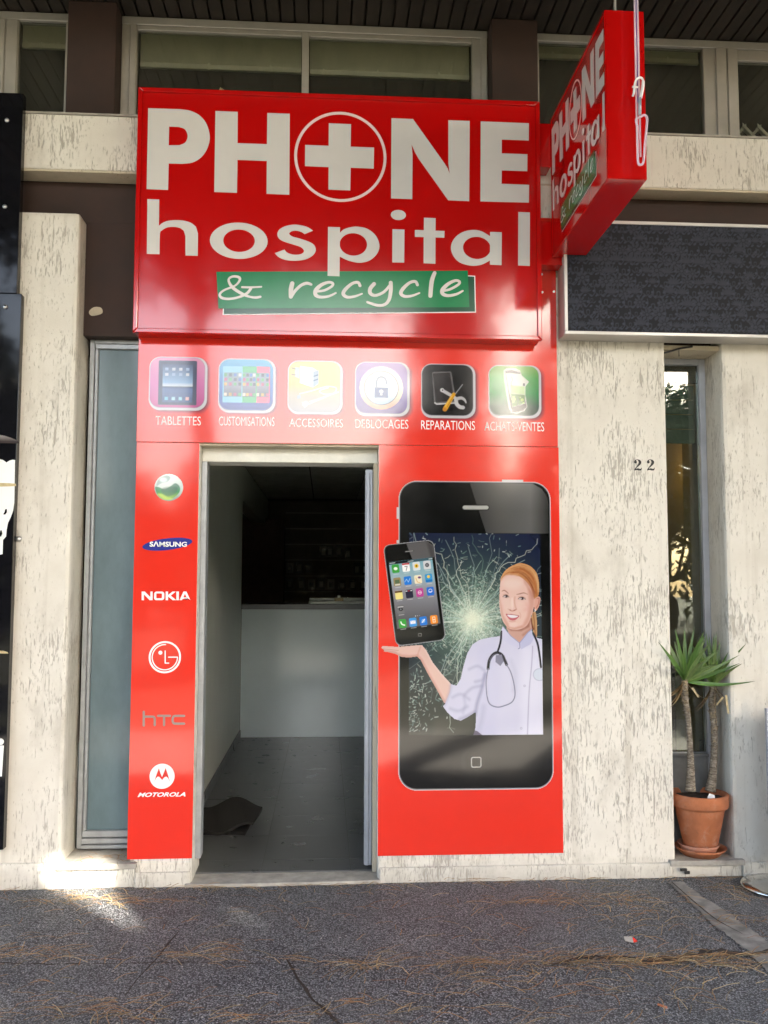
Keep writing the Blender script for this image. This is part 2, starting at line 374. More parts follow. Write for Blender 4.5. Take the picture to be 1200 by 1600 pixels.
def red_gloss(name, base):
    t = NT(name); t.setb(Specular_IOR_Level=0.5, Coat_Weight=0.4, Coat_Roughness=0.05)
    p = t.pos(); f = t.noise(p, 5, 3)
    t.col(t.mix(f, tuple(c * 0.95 for c in base), tuple(min(1, c * 1.04) for c in base)))
    sm = t.ramp(t.noise(p, 3.1, 5, 0.65), [(0.35, 0), (0.75, 1)])
    t.rough(t.math('ADD', t.math('MULTIPLY', sm, 0.06), 0.08))
    t.bump(t.noise(p, 2.2, 2), 0.06, 0.02)          # panels are never perfectly flat
    return t.m
RED = (0.70, 0.030, 0.016)
M['red'] = red_gloss('red_laminate', RED)
M['red_box'] = red_gloss('red_sign_enamel', (0.46, 0.003, 0.003))
def print_mat(name, rough=0.16, coat=0.5):
    t = NT(name); t.setb(Roughness=rough, Specular_IOR_Level=0.6, Coat_Weight=coat, Coat_Roughness=0.05)
    a = t.n('VertexColor', layer_name='Col'); t.col(a.outputs[0]); p = t.pos(); t.bump(t.noise(p, 2.2, 2), 0.06, 0.02)
    if coat: t.rough(t.math('ADD', t.math('MULTIPLY', t.ramp(t.noise(p, 3.1, 5, 0.65), [(0.35, 0), (0.75, 1)]), 0.06), 0.08)); t.setb(Specular_IOR_Level=0.5, Coat_Weight=0.4)
    else: t.setb(Specular_IOR_Level=0.2)
    return t.m
M['print'] = print_mat('glossy_print'); M['print_dull'] = print_mat('dull_print', 0.55, 0.0)
def glass(name, tint, refl=1.0, haze=0.05):
    t = NT(name); t.t.nodes.remove(t.b)
    tr = t.n('BsdfTransparent'); tr.inputs[0].default_value = (*tint, 1); gl = t.n('BsdfGlossy'); gl.inputs['Roughness'].default_value = 0.012
    fr = t.n('Fresnel'); fr.inputs['IOR'].default_value = 1.52
    f = t.math('ADD', t.math('MULTIPLY', fr.outputs[0], 1.5 * refl), t.math('MULTIPLY', t.ramp(t.noise(t.pos(), 6, 5, 0.7), [(0.4, 0), (0.8, 1)]), 0.03))
    df = t.n('BsdfDiffuse'); df.inputs[0].default_value = (0.42, 0.41, 0.36, 1); ms = t.n('MixShader'); t.l(tr.outputs[0], ms.inputs[1]); t.l(df.outputs[0], ms.inputs[2])
    t.l(t.math('ADD', t.math('MULTIPLY', t.ramp(t.noise(t.pos((1, 1, 0.4)), 5, 6, 0.7), [(0.35, 0), (0.75, 1)]), haze), haze * 0.5), ms.inputs[0])      # pale diffuse haze mixed in to lift the dark panes
    mx = t.n('MixShader'); t.l(f, mx.inputs[0]); t.l(ms.outputs[0], mx.inputs[1]); t.l(gl.outputs[0], mx.inputs[2]); t.l(mx.outputs[0], t.out.inputs['Surface']); return t.m
M['glass'] = glass('window_glass', (0.80, 0.86, 0.78)); M['glass_dark'] = glass('tinted_window_glass', (0.92, 0.93, 0.88), 0.85, 0.06)
t = NT('clear_plastic'); t.setb(Base_Color=(0.86, 0.72, 0.84, 1), Roughness=0.12, Alpha=0.5, Coat_Weight=1.0); M['clear'] = t.m
t = NT('frosted_glass'); t.setb(Specular_IOR_Level=0.5, Coat_Weight=0.4, Coat_Roughness=0.08)
p = t.pos(); f = t.noise(t.pos((1, 1, 0.45)), 5, 5, 0.65)
d = t.ramp(t.noise(p, 95, 2), [(0.76, 0), (0.82, 1)])
t.col(t.mix(t.math('MULTIPLY', d, 0.6), t.mix(t.ramp(f, [(0.3, 0), (0.72, 1)]), (0.095, 0.150, 0.175), (0.150, 0.222, 0.255)), (0.06, 0.07, 0.07)))
t.rough(t.math('ADD', t.math('MULTIPLY', f, 0.3), 0.25)); t.bump(t.noise(p, 320, 2), 0.15, 0.002); M['frosted'] = t.m
# asphalt: stones set in tar
t = NT('asphalt'); t.setb(Specular_IOR_Level=0.35)
p = t.pos(); vo = t.n('TexVoronoi', inputs={'Scale': 150.0}); t.l(p, vo.inputs['Vector'])
sep = t.n('SeparateColor'); t.l(vo.outputs['Color'], sep.inputs[0])
stone = t.mix(t.ramp(sep.outputs[0], [(0.0, 0.0), (0.55, 0.45), (0.9, 0.8), (1.0, 1.0)]), (0.094, 0.103, 0.122), (0.48, 0.49, 0.51))
tar = t.ramp(vo.outputs['Distance'], [(0.25, 1), (0.62, 0)])
c = t.mix(tar, (0.026, 0.026, 0.028), stone)
big = t.noise(t.pos((1, 1, 1)), 1.3, 6, 0.65); mid = t.noise(p, 6.0, 5, 0.7)
c = t.mix(t.math('MULTIPLY', t.ramp(big, [(0.35, 0), (0.7, 1)]), 0.35), c, (0.18, 0.178, 0.175))
c = t.mix(t.math('MULTIPLY', t.ramp(mid, [(0.45, 0), (0.75, 1)]), 0.4), c, (0.045, 0.043, 0.042))
lime = t.math('MULTIPLY', t.ramp(t.noise(p, 21, 3, 0.6, 1.0), [(0.70, 0), (0.74, 1)]), t.ramp(t.noise(p, 2.1, 2), [(0.5, 0), (0.62, 1)]))
c = t.mix(t.math('MULTIPLY', lime, 0.45), c, (0.34, 0.34, 0.33))
t.col(c); t.rough(t.math('ADD', t.math('MULTIPLY', sep.outputs[1], 0.35), 0.5))
h = t.math('ADD', t.math('MULTIPLY', tar, 0.5), t.math('ADD', t.math('MULTIPLY', sep.outputs[2], 0.5), t.math('MULTIPLY', mid, 2.0)))
t.bump(h, 0.9, 0.005); M['asphalt'] = t.m
t = NT('leaf'); t.setb(Roughness=0.38, Specular_IOR_Level=0.5)
a = t.n('VertexColor', layer_name='Col'); p = t.pos((40, 40, 6)); t.col(t.mix(t.math('MULTIPLY', t.noise(p, 1.5, 3), 0.5), a.outputs[0], (0.02, 0.05, 0.012))); M['leaf'] = t.m
t = NT('needles'); t.setb(Roughness=0.7); a = t.n('VertexColor', layer_name='Col'); t.col(a.outputs[0]); M['vcol'] = t.m
t = NT('yucca_bark'); t.setb(Roughness=0.9, Specular_IOR_Level=0.2)
p = t.pos((30, 30, 90)); f = t.noise(p, 1.4, 4, 0.65, 0.6); t.col(t.ramp(f, [(0.28, (0.07, 0.055, 0.04)), (0.5, (0.24, 0.20, 0.155)), (0.72, (0.46, 0.41, 0.34))])); t.bump(f, 1.0, 0.008); M['bark'] = t.m
t = NT('pine_foliage'); t.setb(Roughness=0.6, Specular_IOR_Level=0.3)
g = t.n('NewGeometry'); t.col(t.mix(g.outputs['Random Per Island'], (0.020, 0.036, 0.011), (0.055, 0.078, 0.024))); M['foliage'] = t.m
t = NT('lamp_glow'); t.setb(Base_Color=(0.9, 0.8, 0.6, 1)); t.b.inputs['Emission Color'].default_value = (1, 0.62, 0.22, 1); t.b.inputs['Emission Strength'].default_value = 1.6; M['lamp'] = t.m

# ================================================================== SETTING: ground
pav = struct('pavement')
MB().quad((-60, -90, 0), (60, -90, 0), (60, 0.6, 0), (-60, 0.6, 0)).build('asphalt', M['asphalt'], pav)
sd = struct('bounce_ground'); MB().quad((-40, -4.9, 0.004), (40, -4.9, 0.004), (40, -2.75, 0.004), (-40, -2.75, 0.004)).build('bounce_strip', M['bounce_gravel'], sd)  # unseen pale strip, added to bounce sunlight onto the front and interior
gs = struct('lawn'); MB().quad((-60, -89, 0.006), (60, -89, 0.006), (60, -4.9, 0.006), (-60, -4.9, 0.006)).build('turf', M['grass'], gs)
cs = MB()          # strip of old concrete in the asphalt, running out from the wall
for a, b in zip([(1.7836,-.0916),(1.7736,-.5732),(1.7803,-.8914),(1.7906,-1.001),(1.7687,-1.2007),(1.773,-1.6128)], [(1.86,-.0959),(1.9082,-.6134),(1.9209,-.8713),(1.9259,-.9687),(1.9237,-1.1057),(1.8859,-1.6195)]):
    cs.add([(a[0], a[1], 0.004), (b[0], b[1], 0.004)], [])
E2 = [np.array(cs.v[0::2]), np.array(cs.v[1::2])]; cs = MB(); nst = 46
for i in range(nst + 1):
    u = i / nst * 5; k_ = min(4, int(u)); f_ = u - k_; wv = rng.normal(0, .007, 2)
    for q, w_ in zip(E2, wv): p_ = q[k_] * (1 - f_) + q[k_ + 1] * f_; cs.v.append((p_[0] + w_, p_[1] + w_ * .4, .004)); cs.c.append((1, 1, 1))
cs.f = [(2 * i, 2 * i + 2, 2 * i + 3, 2 * i + 1) for i in range(nst)]
cs.build('concrete_strip', M['old_concrete'], pav)
def crack(pts, w, z=0.007):
    mb = MB(); Lf, Rt, P, W = ribbon(pts, w, 7); m = len(P)
    j = rng.normal(0, 0.35, (m, 2))
    v = [(a[0], a[1] + j[i, 0] * W[i], z) for i, a in enumerate(Lf)] + [(a[0], a[1] + j[i, 1] * W[i], z) for i, a in enumerate(Rt)]
    mb.add(v, [(i, i + 1, m + i + 1, m + i) for i in range(m - 1)]); mb.build('crack', M['soil'], pav)
crack([(.9196,-1.0907),(1.0434,-1.0227),(1.2055,-1.0193),(1.4051,-1.0629),(1.5973,-.9898),(1.7494,-1.0184),(1.9598,-.9842)], [0.004, 0.02, 0.03, 0.045, 0.05, 0.04, 0.03])
crack([(-.147,-.9535),(-.1143,-1.0669),(-.094,-1.1503),(-.0599,-1.242),(-.0393,-1.318),(-.0105,-1.3763),(.0289,-1.4528),(.062,-1.5257)], [0.006, 0.012, 0.009, 0.014, 0.010, 0.012, 0.016, 0.012])
crack([(-.6313,-.6296),(-.6566,-.7781),(-.6763,-.9227),(-.7155,-1.114),(-.7318,-1.2668)], [0.004, 0.009, 0.006, 0.005, 0.003])
crack([(-1.3015,-.9304),(-1.0911,-.9551),(-.8349,-.9638),(-.5268,-.9693),(-.2143,-1.0061)], [0.008, 0.006, 0.007, 0.004, 0.003])
crack([(1.7993,-.1126),(1.7973,-.4045),(1.8057,-.6395),(1.847,-.8094)], [0.006, 0.008, 0.008, 0.003], 0.009)

# ================================================================== BUILDING
bld = thing('apartment_building', 'cream scratched plaster building front with brown pillars and dark boarded soffit', 'building')
FR = 0.008
def part(name, mat, boxes, bevel=0.0, label=None, **k):
    mb = MB()
    for b in boxes: mb.box(*b)
    o = mb.build(name, M[mat], bld, bevel, **k)
    if label: o['label'] = label
    return o
def rib_pier(x0, x1, z1, bev=0.022): return part('wall_pier', 'plaster_worn' if bev > .02 else 'plaster', [(x0, x1, FR, 0.29, 0.0, z1)], bev)
rib_pier(-3.2, -1.325, 3.52); rib_pier(-0.985, -0.668, 2.95, 0.012); rib_pier(0.2855, 1.866, 3.52, 0.012); rib_pier(2.187, 5.2, 3.52)
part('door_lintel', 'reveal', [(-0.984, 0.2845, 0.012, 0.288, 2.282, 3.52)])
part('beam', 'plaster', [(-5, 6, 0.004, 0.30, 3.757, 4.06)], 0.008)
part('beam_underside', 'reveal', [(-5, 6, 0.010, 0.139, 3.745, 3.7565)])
part('beam_flashing', 'concrete', [(-5, 6, -0.004, 0.262, 4.0605, 4.071)], 0.003)
part('plaster_block', 'plaster', [(1.10, 1.30, -0.003, 0.139, 3.56, 3.744)])  # small cream block filling the gap beside the sign
part('brown_wall', 'brown', [(-5, 6, 0.140, 0.31, 3.5205, 3.744), (-1.324, -0.9855, 0.140, 0.31, 2.885, 3.5195), (1.8665, 2.1865, 0.140, 0.31, 2.87, 3.5195), (-5, -3.21, 0.14, 0.31, 0, 3.52), (5.21, 6, 0.14, 0.31, 0, 3.52)])
for x0 in (-3.853, -1.458, 0.937, 3.332):
    part('brown_column', 'brown', [(x0, x0 + 0.268, 0.140, 0.33, 4.0715, 4.795)], 0.006)
# low plinth that stands a little proud of the render, with a rounded top
for x0, x1, zt in ((-3.2, -1.345, 0.128), (-0.955, -0.672, 0.072), (0.292, 1.842, 0.075), (2.222, 5.2, 0.07)):
    part('plinth', 'plaster', [(x0, x1, -0.016, FR - 0.001, -0.02, zt)], 0.010)
part('under_sill_wall', 'plaster', [(-1.3445, -0.9555, -0.006, 0.28, -0.02, 0.092)], 0.006)
part('under_sill_wall', 'plaster', [(1.8425, 2.2215, -0.006, 0.28, -0.02, 0.058)], 0.006)
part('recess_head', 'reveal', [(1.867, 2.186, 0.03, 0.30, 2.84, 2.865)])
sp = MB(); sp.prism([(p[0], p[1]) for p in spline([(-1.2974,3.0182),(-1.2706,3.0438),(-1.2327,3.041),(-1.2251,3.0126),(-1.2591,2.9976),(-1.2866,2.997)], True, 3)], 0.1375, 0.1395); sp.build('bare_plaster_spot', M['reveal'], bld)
# shell that keeps daylight out of the rooms
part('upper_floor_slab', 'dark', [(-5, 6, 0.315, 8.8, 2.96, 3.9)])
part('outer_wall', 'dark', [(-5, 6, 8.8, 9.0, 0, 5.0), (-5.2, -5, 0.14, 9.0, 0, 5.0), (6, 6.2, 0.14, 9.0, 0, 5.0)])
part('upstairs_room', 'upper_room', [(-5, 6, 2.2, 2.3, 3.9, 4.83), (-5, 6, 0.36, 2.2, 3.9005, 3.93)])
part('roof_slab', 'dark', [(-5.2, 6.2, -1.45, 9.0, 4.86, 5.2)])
part('upper_storey', 'plaster', [(-5.2, 6.2, -1.42, 9.0, 5.2, 8.4)])
sof = MB().box(-5, 6, -1.45, 2.6, 4.835, 4.858).build('soffit', M['brown_wood'], bld)
pw = 0.0815; pm = None
for i in range(int(11 / pw)):
    x = -5 + i * pw
    if pm is None:
        o = MB().box(0, pw - 0.011, -1.44, 0.36, 4.800, 4.834).build('soffit_plank', M['brown_wood'], sof, 0.002, at=(x, 0, 0), seg=1); pm = o.data
        pm.transform(Matrix.Translation((x, 0, 0)))
    else:
        o = bpy.data.objects.new('soffit_plank', pm); COL.objects.link(o); o.parent = sof
    o.location = (x, 0, rng.normal(0, 0.0015))

# ---- upper windows: frame with rails, panes, blinds
def upper_window(x0, x1, panes, blinds, label, muls=()):
    w = thing('upper_window', label, 'window', (0, 0.3, 4.07))
    f = MB()
    zt, zb = 4.795, 4.0
    f.box(x0, x1, 0.262, 0.315, 4.748, zt); f.box(x0, x1, 0.262, 0.315, zb, zb + 0.05)
    edges = [x0] + [e for p_ in panes for e in p_] + [x1]
    for a, b in zip(edges[::2], edges[1::2]):
        f.box(a, b, 0.266, 0.312, zb + 0.0505, 4.7475)
        if b - a > 0.06:                               # grooved meeting stiles
            k = 3 if b - a > 0.12 else 2
            for j in range(1, k): f.box(a + (b - a) * j / k + 0.004, a + (b - a) * (j + 1) / k - 0.004, 0.255, 0.2655, zb + 0.051, 4.7475 - 0.002 * j)
    f.build('frame', M['alu'], w, 0.003, seg=1)
    for (a, b), top in zip(panes, muls):
        if top > 0: MB().box(a + 0.001, b - 0.001, 0.267, 0.311, 4.7475 - top, 4.747).build('sash_rail', M['alu'], w, 0.003, seg=1)
        MB().box(a, b, 0.287, 0.292, zb + 0.0505, 4.7475 - top - 0.0005).build('pane', M['glass_dark'], w)
    for a, b, zb_ in blinds:
        bl = MB(); k = max(2, int((4.745 - zb_) / 0.012))
        for j in range(k):
            z = 4.745 - (4.745 - zb_) * j / k
            bl.quad((a, 0.312, z), (b, 0.312, z), (b, 0.324, z - 0.0125), (a, 0.324, z - 0.0125))
        bl.box(a, b, 0.309, 0.329, zb_ - 0.028, zb_)
        for u in (0.08, 0.42, 0.8): bl.box(a + (b - a) * u, a + (b - a) * u + 0.012, 0.3055, 0.3085, zb_ - 0.034, zb_ + 0.01)
        bo = bl.build('blind', M['blind'], w)
    return w
WA = [(-1.1002,4.706),(-.156,4.7465),(-.1147,4.7093),(.8416,4.7499)]; WB = [(1.2425,4.6482),(2.2383,4.689),(2.4515,4.6977),(2.8412,4.7137)]; WC = [(-1.766,4.6774),(-1.5046,4.6886)]
upper_window(-1.188, 0.935, [(WA[0][0], WA[1][0]), (WA[2][0], WA[3][0])], [(WA[0][0] + .01, WA[1][0] - .004, 4.55), (WA[2][0] + .004, WA[3][0] - .01, 4.545)],
             'wide aluminium window above the red shop sign with two white blinds half down', muls=(0.028, 0.028))
wb = upper_window(1.208, 3.33, [(WB[0][0], WB[1][0]), (WB[2][0], WB[3][0] + .5)], [(WB[0][0] + .01, WB[1][0] - .01, 4.70)],
             'aluminium window at upper right behind the projecting sign, with a diamond lattice', muls=(0.0, 0.07))
upper_window(-3.58, -1.460, [(-2.9, -1.98), (WC[0][0], WC[1][0])], [(WC[0][0] + .005, WC[1][0] - .005, 4.64)],
             'narrow dark window left of the brown pillar at upper left, blind pulled up', muls=(0.0, 0.0))
lat = MB(); lx0, lx1, lz0, lz1 = WB[2][0] + 0.01, WB[3][0] + 0.4, 4.06, 4.36
for sgn in (1, -1):
    for k in range(-8, 16):
        a = lx0 + k * 0.095; pts = []
        u0, u1 = max(lx0, min(lx1, a)), max(lx0, min(lx1, a + sgn * 0.30))
        za, zb2 = lz0 + abs(u0 - a) , lz0 + abs(u1 - a)
        if abs(u1 - u0) > 0.02:
            d = 0.012
            lat.add([(u0, 0.42 + sgn * 0.006, za - d), (u0, 0.42 + sgn * 0.006, za + d), (u1, 0.42 + sgn * 0.006, zb2 + d), (u1, 0.42 + sgn * 0.006, zb2 - d)], [(0, 1, 2, 3)])
            lat.add([(u0, 0.45 + sgn * 0.006, za - d), (u0, 0.42 + sgn * 0.006, za - d), (u1, 0.42 + sgn * 0.006, zb2 - d), (u1, 0.45 + sgn * 0.006, zb2 - d)], [(0, 1, 2, 3)])
lo = lat.build('lattice', M['blind'], wb)

# ---- frosted window left of the shop door
sw = thing('frosted_window', 'tall narrow frosted blue-grey window between left plaster pillar and brand panel', 'window', (-1.15, 0.22, 0.15))
f = MB(); x0, x1, z0, z1 = -1.306, -0.986, 0.132, 2.884
f.box(x0, x0 + 0.026, 0.215, 0.27, z0, z1); f.box(x0 + 0.027, x0 + 0.045, 0.225, 0.268, z0 + 0.09, z1 - 0.05)
f.box(x0 + 0.0265, x1, 0.215, 0.27, z1 - 0.022, z1); f.box(x0 + 0.0265, x1, 0.222, 0.27, z1 - 0.049, z1 - 0.0225)
for za, zb_, y in ((0.132, 0.152, 0.205), (0.156, 0.184, 0.212), (0.188, 0.222, 0.222)): f.box(x0 + 0.0262, x1, y, 0.27, za, zb_)
f.build('frame', M['alu_grey'], sw, 0.003, seg=1)
MB().box(x0 + 0.0455, x1 + 0.02, 0.245, 0.252, 0.2225, z1 - 0.0495).build('pane', M['frosted'], sw)
MB().box(-1.345, -0.945, -0.028, 0.275, 0.094, 0.121).build('sill', M['concrete'], sw, 0.004)
scr = MB()
for z in (0.35, 0.62, 1.1, 1.55, 1.9, 2.3, 2.7): scr.lathe([(0.0035, 0), (0.0035, 0.004)], 0, 0, 8)
# ---- narrow window behind the yuccas
nw = thing('narrow_window', 'narrow shop window deep in the plaster recess right of the house number', 'window', (2.03, 0.24, 0.1))
MB().box(1.828, 2.232, -0.026, 0.275, 0.0585, 0.087).build('sill', M['concrete'], nw, 0.004)
f = MB(); f.box(2.150, 2.1865, 0.225, 0.28, 0.0875, 2.84); f.box(1.867, 1.885, 0.225, 0.28, 0.0875, 2.84); f.box(1.8855, 2.1495, 0.225, 0.28, 2.806, 2.84); f.box(1.8855, 2.1495, 0.225, 0.28, 0.0875, 0.60)
f.build('frame', M['alu_cool'], nw, 0.003, seg=1)
MB().box(1.8855, 2.1495, 0.252, 0.257, 0.6005, 2.8055).build('pane', M['glass'], nw)
MB().box(1.8855, 2.1495, 0.2575, 0.262, 2.70, 2.8055).build('top_panel', M['brown'], nw)
bl = MB()
for k in range(4): bl.box(1.8855, 2.140, 0.285 + 0.004 * (k % 2), 0.290 + 0.004 * (k % 2), 2.355 + k * 0.086, 2.437 + k * 0.086)
bl.build('roller_blind', M['teal_blind'], nw)
# the room behind it
rm = struct('bistro_room')
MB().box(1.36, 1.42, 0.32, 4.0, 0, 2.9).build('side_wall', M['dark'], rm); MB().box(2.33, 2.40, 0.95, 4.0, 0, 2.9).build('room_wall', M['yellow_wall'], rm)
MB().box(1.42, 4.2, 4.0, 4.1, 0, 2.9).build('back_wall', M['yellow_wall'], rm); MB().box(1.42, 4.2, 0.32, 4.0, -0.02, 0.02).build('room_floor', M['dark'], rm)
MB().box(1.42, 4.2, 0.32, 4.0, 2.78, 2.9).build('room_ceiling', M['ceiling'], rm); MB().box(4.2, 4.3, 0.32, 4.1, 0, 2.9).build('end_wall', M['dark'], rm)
bk = thing('banquette', 'maroon upholstered bench seen low through the narrow right window', 'bench', (2.1, 0.8, 0.02))
MB().box(1.9, 2.28, 0.62, 0.98, 0.02, 0.46).build('seat', M['maroon'], bk, 0.03); MB().box(1.9, 2.28, 0.99, 1.1, 0.02, 1.02).build('backrest', M['maroon'], bk, 0.04)
pl = thing('pendant_lamp', 'lit amber pendant lamp seen through the narrow window below its green blind', 'lamp', (2.08, 0.9, 2.42))
MB().lathe([(0.004, 2.78), (0.004, 2.42), (0.05, 2.415), (0.055, 2.39)], 2.08, 0.9, 12).build('lamp_cap', M['white_print'], pl, smooth=True)
MB().lathe([(0.002, 2.39), (0.04, 2.385), (0.058, 2.35), (0.055, 2.31), (0.03, 2.275), (0.001, 2.265)], 2.08, 0.9, 20).build('lamp_globe', M['lamp'], pl, smooth=True)
cb = thing('cable', 'black cable drooping under the plaster head of the right recess', 'cable', (2.0, 0.03, 2.83))
MB().tube(spline([(1.85, 0.02, 2.815), (1.90, 0.02, 2.828), (1.96, 0.02, 2.846), (2.03, 0.022, 2.858)], n=5), 0.0055, 6).build('cord', M['cable'], cb, smooth=True)
MB().tube([(1.953, 0.021, 2.843), (1.952, 0.021, 2.800)], 0.0022, 5).build('loose_wire', M['cable'], cb)

# ================================================================== SHOP INTERIOR
fl = struct('shop_floor', (0, 0, 0))
MB().box(-0.85, 1.30, 0.135, 4.6, -0.03, 0.0165).build('grout', M['grout'], fl)
ts = 0.4765; tiles = []
xs = [-0.803 + i * ts for i in range(5)]; ys = [-0.128 + j * ts for j in range(11)]
tm = {}
for j, y in enumerate(ys):
    for i, x in enumerate(xs):
        a, b = max(x, -0.80), min(x + ts, 1.30); c_, d_ = max(y, 0.142), min(y + ts, 4.33)
        if i == 0: a = -0.822
        if b - a < 0.03 or d_ - c_ < 0.03: continue
        MB().box(a + 0.002, b - 0.002, c_ + 0.002, d_ - 0.002, 0.004, 0.020 + rng.normal(0, 0.0003)).build('floor_tile', M['floor_tile'], fl)
sw_ = struct('shop_walls')
MB().box(-0.99, -0.825, 0.295, 4.33, 0.0, 2.72).build('left_wall', M['white_wall'], sw_)
MB().box(-0.99, -0.825, 4.331, 8.4, 2.36, 2.72).build('left_wall_header', M['white_wall'], sw_)
MB().box(-2.45, -2.35, 4.2, 8.4, 0.0, 2.72).build('side_room_wall', M['dark_wood'], sw_)
MB().box(1.30, 1.355, 0.295, 8.5, 0.0, 2.95).build('right_wall', M['white_wall'], sw_)
MB().box(-2.45, 1.30, 8.4, 8.5, 0.0, 2.72).build('back_wall', M['slatwall'], sw_)
MB().box(-1.25, -0.575, 7.9, 8.39, 0.0, 2.42).build('dark_cupboard_wall', M['dark_wood'], sw_)
MB().box(-0.8245, -0.8125, 0.296, 4.33, 0.0205, 0.095).build('skirting', M['floor_tile'], sw_)
MB().box(-2.45, 1.30, 4.6, 8.4, -0.02, 0.016).build('back_floor', M['dark'], sw_)
MB().box(-0.99, -0.825, 0.291, 0.2945, 0.0, 2.9).build('wall_end', M['white_wall'], sw_)
ce = struct('shop_ceiling', (0, 0, 0))
MB().box(-2.45, 1.30, 0.29, 8.5, 2.738, 2.80).build('grid', M['dark'], ce)
for j in range(14):
    for i in range(4):
        a, b = -0.825 + i * 0.6 + (0.06 if i else 0), min(-0.825 + 0.6 * (i + 1) + 0.06, 1.30)
        y = 0.30 + j * 0.6
        if y + 0.6 > 8.4: continue
        MB().box(a + 0.006, b - 0.006, y + 0.006, y + 0.594, 2.716, 2.737).build('ceiling_panel', M['ceiling'], ce)
ct = thing('shop_counter', 'white panelled counter with grey worktop at the back of the shop', 'counter', (0.2, 4.5, 0.02))
MB().box(-0.822, 1.298, 4.335, 4.42, 0.0205, 1.275).build('front_panel', M['counter_white'], ct, 0.002)
MB().box(-0.822, 1.298, 4.318, 4.95, 1.276, 1.325).build('worktop', M['counter_top'], ct, 0.004)
bx = thing('white_tray', 'low white tray lying on the grey worktop of the counter', 'tray', (0.15, 4.7, 1.326))
MB().box(-0.16, 0.75, 4.42, 4.82, 1.326, 1.352).build('tray_base', M['white_wall'], bx, 0.004); MB().box(-0.16, 0.75, 4.82, 4.835, 1.326, 1.38).build('tray_back', M['white_wall'], bx, 0.003)
cd = thing('card_box', 'small yellowish box of cards standing on the white tray', 'box', (0.145, 4.5, 1.3525))
MB().box(0.10, 0.19, 4.47, 4.53, 1.353, 1.385).build('box_body', M['tape'], cd, 0.003); MB().box(0.13, 0.16, 4.49, 4.51, 1.3855, 1.41).build('cards', M['white_wall'], cd)
st = thing('card_stand', 'little white tent card beside the yellowish box on the counter', 'card', (0.235, 4.5, 1.3525))
MB().prism([(0.21, 1.353), (0.26, 1.353), (0.235, 1.395)], 4.48, 4.52).build('tent_card', M['white_wall'], st)
sh = thing('slatwall_shelving', 'dark slatted wall with thin metal rails behind the counter', 'shelving', (0.0, 8.37, 1.3))
for z in (2.54, 2.312, 2.085, 1.86, 1.63, 1.405):
    MB().box(-0.572, 1.29, 8.372, 8.396, z - 0.007, z + 0.007).build('rail', M['alu'], sh)
pk = None
for (x, z, h, pale) in [(0.20, 1.90, .20, 0), (0.07, 1.90, .18, 0), (-0.02, 1.89, .20, 0), (0.33, 1.87, .19, 0), (-0.50, 1.66, .17, 1), (-0.37, 1.66, .19, 0), (-0.24, 1.67, .15, 0), (0.46, 1.64, .20, 0), (0.58, 1.64, .20, 0),
                        (-0.50, 1.43, .18, 0), (-0.34, 1.42, .22, 0), (-0.19, 1.43, .17, 1), (-0.05, 1.43, .19, 0), (0.09, 1.43, .17, 1), (0.25, 1.43, .15, 0), (0.40, 1.42, .19, 0), (0.55, 1.42, .20, 0)]:
    b = thing('phone_packet', ('pale' if pale else 'dark') + ' hanging accessory packet on the slatted wall behind the counter', 'packet', (x, 8.36, z), 'packets hanging behind the counter')
    z0_ = z + 0.01
    MB().box(x - 0.05, x + 0.05, 8.33, 8.365, z0_, z0_ + h * 0.85).build('card', M['packet_pale' if pale else 'packet'], b)
    MB().box(x - 0.028, x + 0.028, 8.318, 8.3295, z0_ + 0.03, z0_ + h * 0.6).build('window', M['packet' if pale else 'packet_pale'], b)

# ---- doorway
df = thing('door_frame', 'cream and aluminium frame of the open shop doorway', 'door frame', (-0.19, 0.15, 0))
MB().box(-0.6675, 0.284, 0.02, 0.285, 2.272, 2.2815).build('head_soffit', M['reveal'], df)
MB().box(-0.667, 0.2835, 0.11, 0.284, 2.196, 2.2715).build('shutter_box', M['ceiling'], df, 0.006)
MB().box(-0.6675, -0.638, 0.10, 0.20, 0.105, 2.1955).build('guide_rail', M['alu_grey'], df, 0.003)
MB().box(0.262, 0.285, 0.10, 0.16, 0.02, 2.1955).build('guide_rail', M['reveal'], df, 0.003)
th = struct('doorstep')
MB().prismz([(-0.70, -0.028), (-0.40, -0.036), (0.0, -0.030), (0.30, -0.022), (0.30, 0.1335), (-0.70, 0.1335)], -0.02, 0.016).build('concrete_step', M['concrete'], th, 0.006)
dr = thing('open_door', 'grey aluminium shop door swung inwards, seen on its edge at the right jamb', 'door', (0.24, 0.17, 0.03))
def rotbox(mb, x0, x1, y0, y1, z0, z1, ang=-0.17, px=0.24, py=0.17):
    k = len(mb.v); mb.box(x0, x1, y0, y1, z0, z1); c_, s__ = math.cos(ang), math.sin(ang)
    for i in range(k, len(mb.v)):
        x, y, z = mb.v[i]; dx, dy = x - px, y - py; mb.v[i] = (px + dx * c_ - dy * s__, py + dx * s__ + dy * c_, z)
d_ = MB(); rotbox(d_, 0.219, 0.262, 0.17, 0.25, 0.035, 2.170); rotbox(d_, 0.219, 0.262, 0.95, 1.03, 0.035, 2.15); rotbox(d_, 0.22, 0.261, 0.251, 0.949, 2.06, 2.149); rotbox(d_, 0.22, 0.261, 0.251, 0.949, 0.036, 0.16)
rotbox(d_, 0.226, 0.246, 0.163, 0.1695, 0.035, 2.150); rotbox(d_, 0.250, 0.262, 0.160, 0.1695, 0.04, 2.145)
d_.build('leaf_frame', M['alu_cool'], dr, 0.003, seg=1)
g_ = MB(); rotbox(g_, 0.238, 0.243, 0.2505, 0.9495, 0.1605, 2.0595); g_.build('pane', M['glass'], dr)
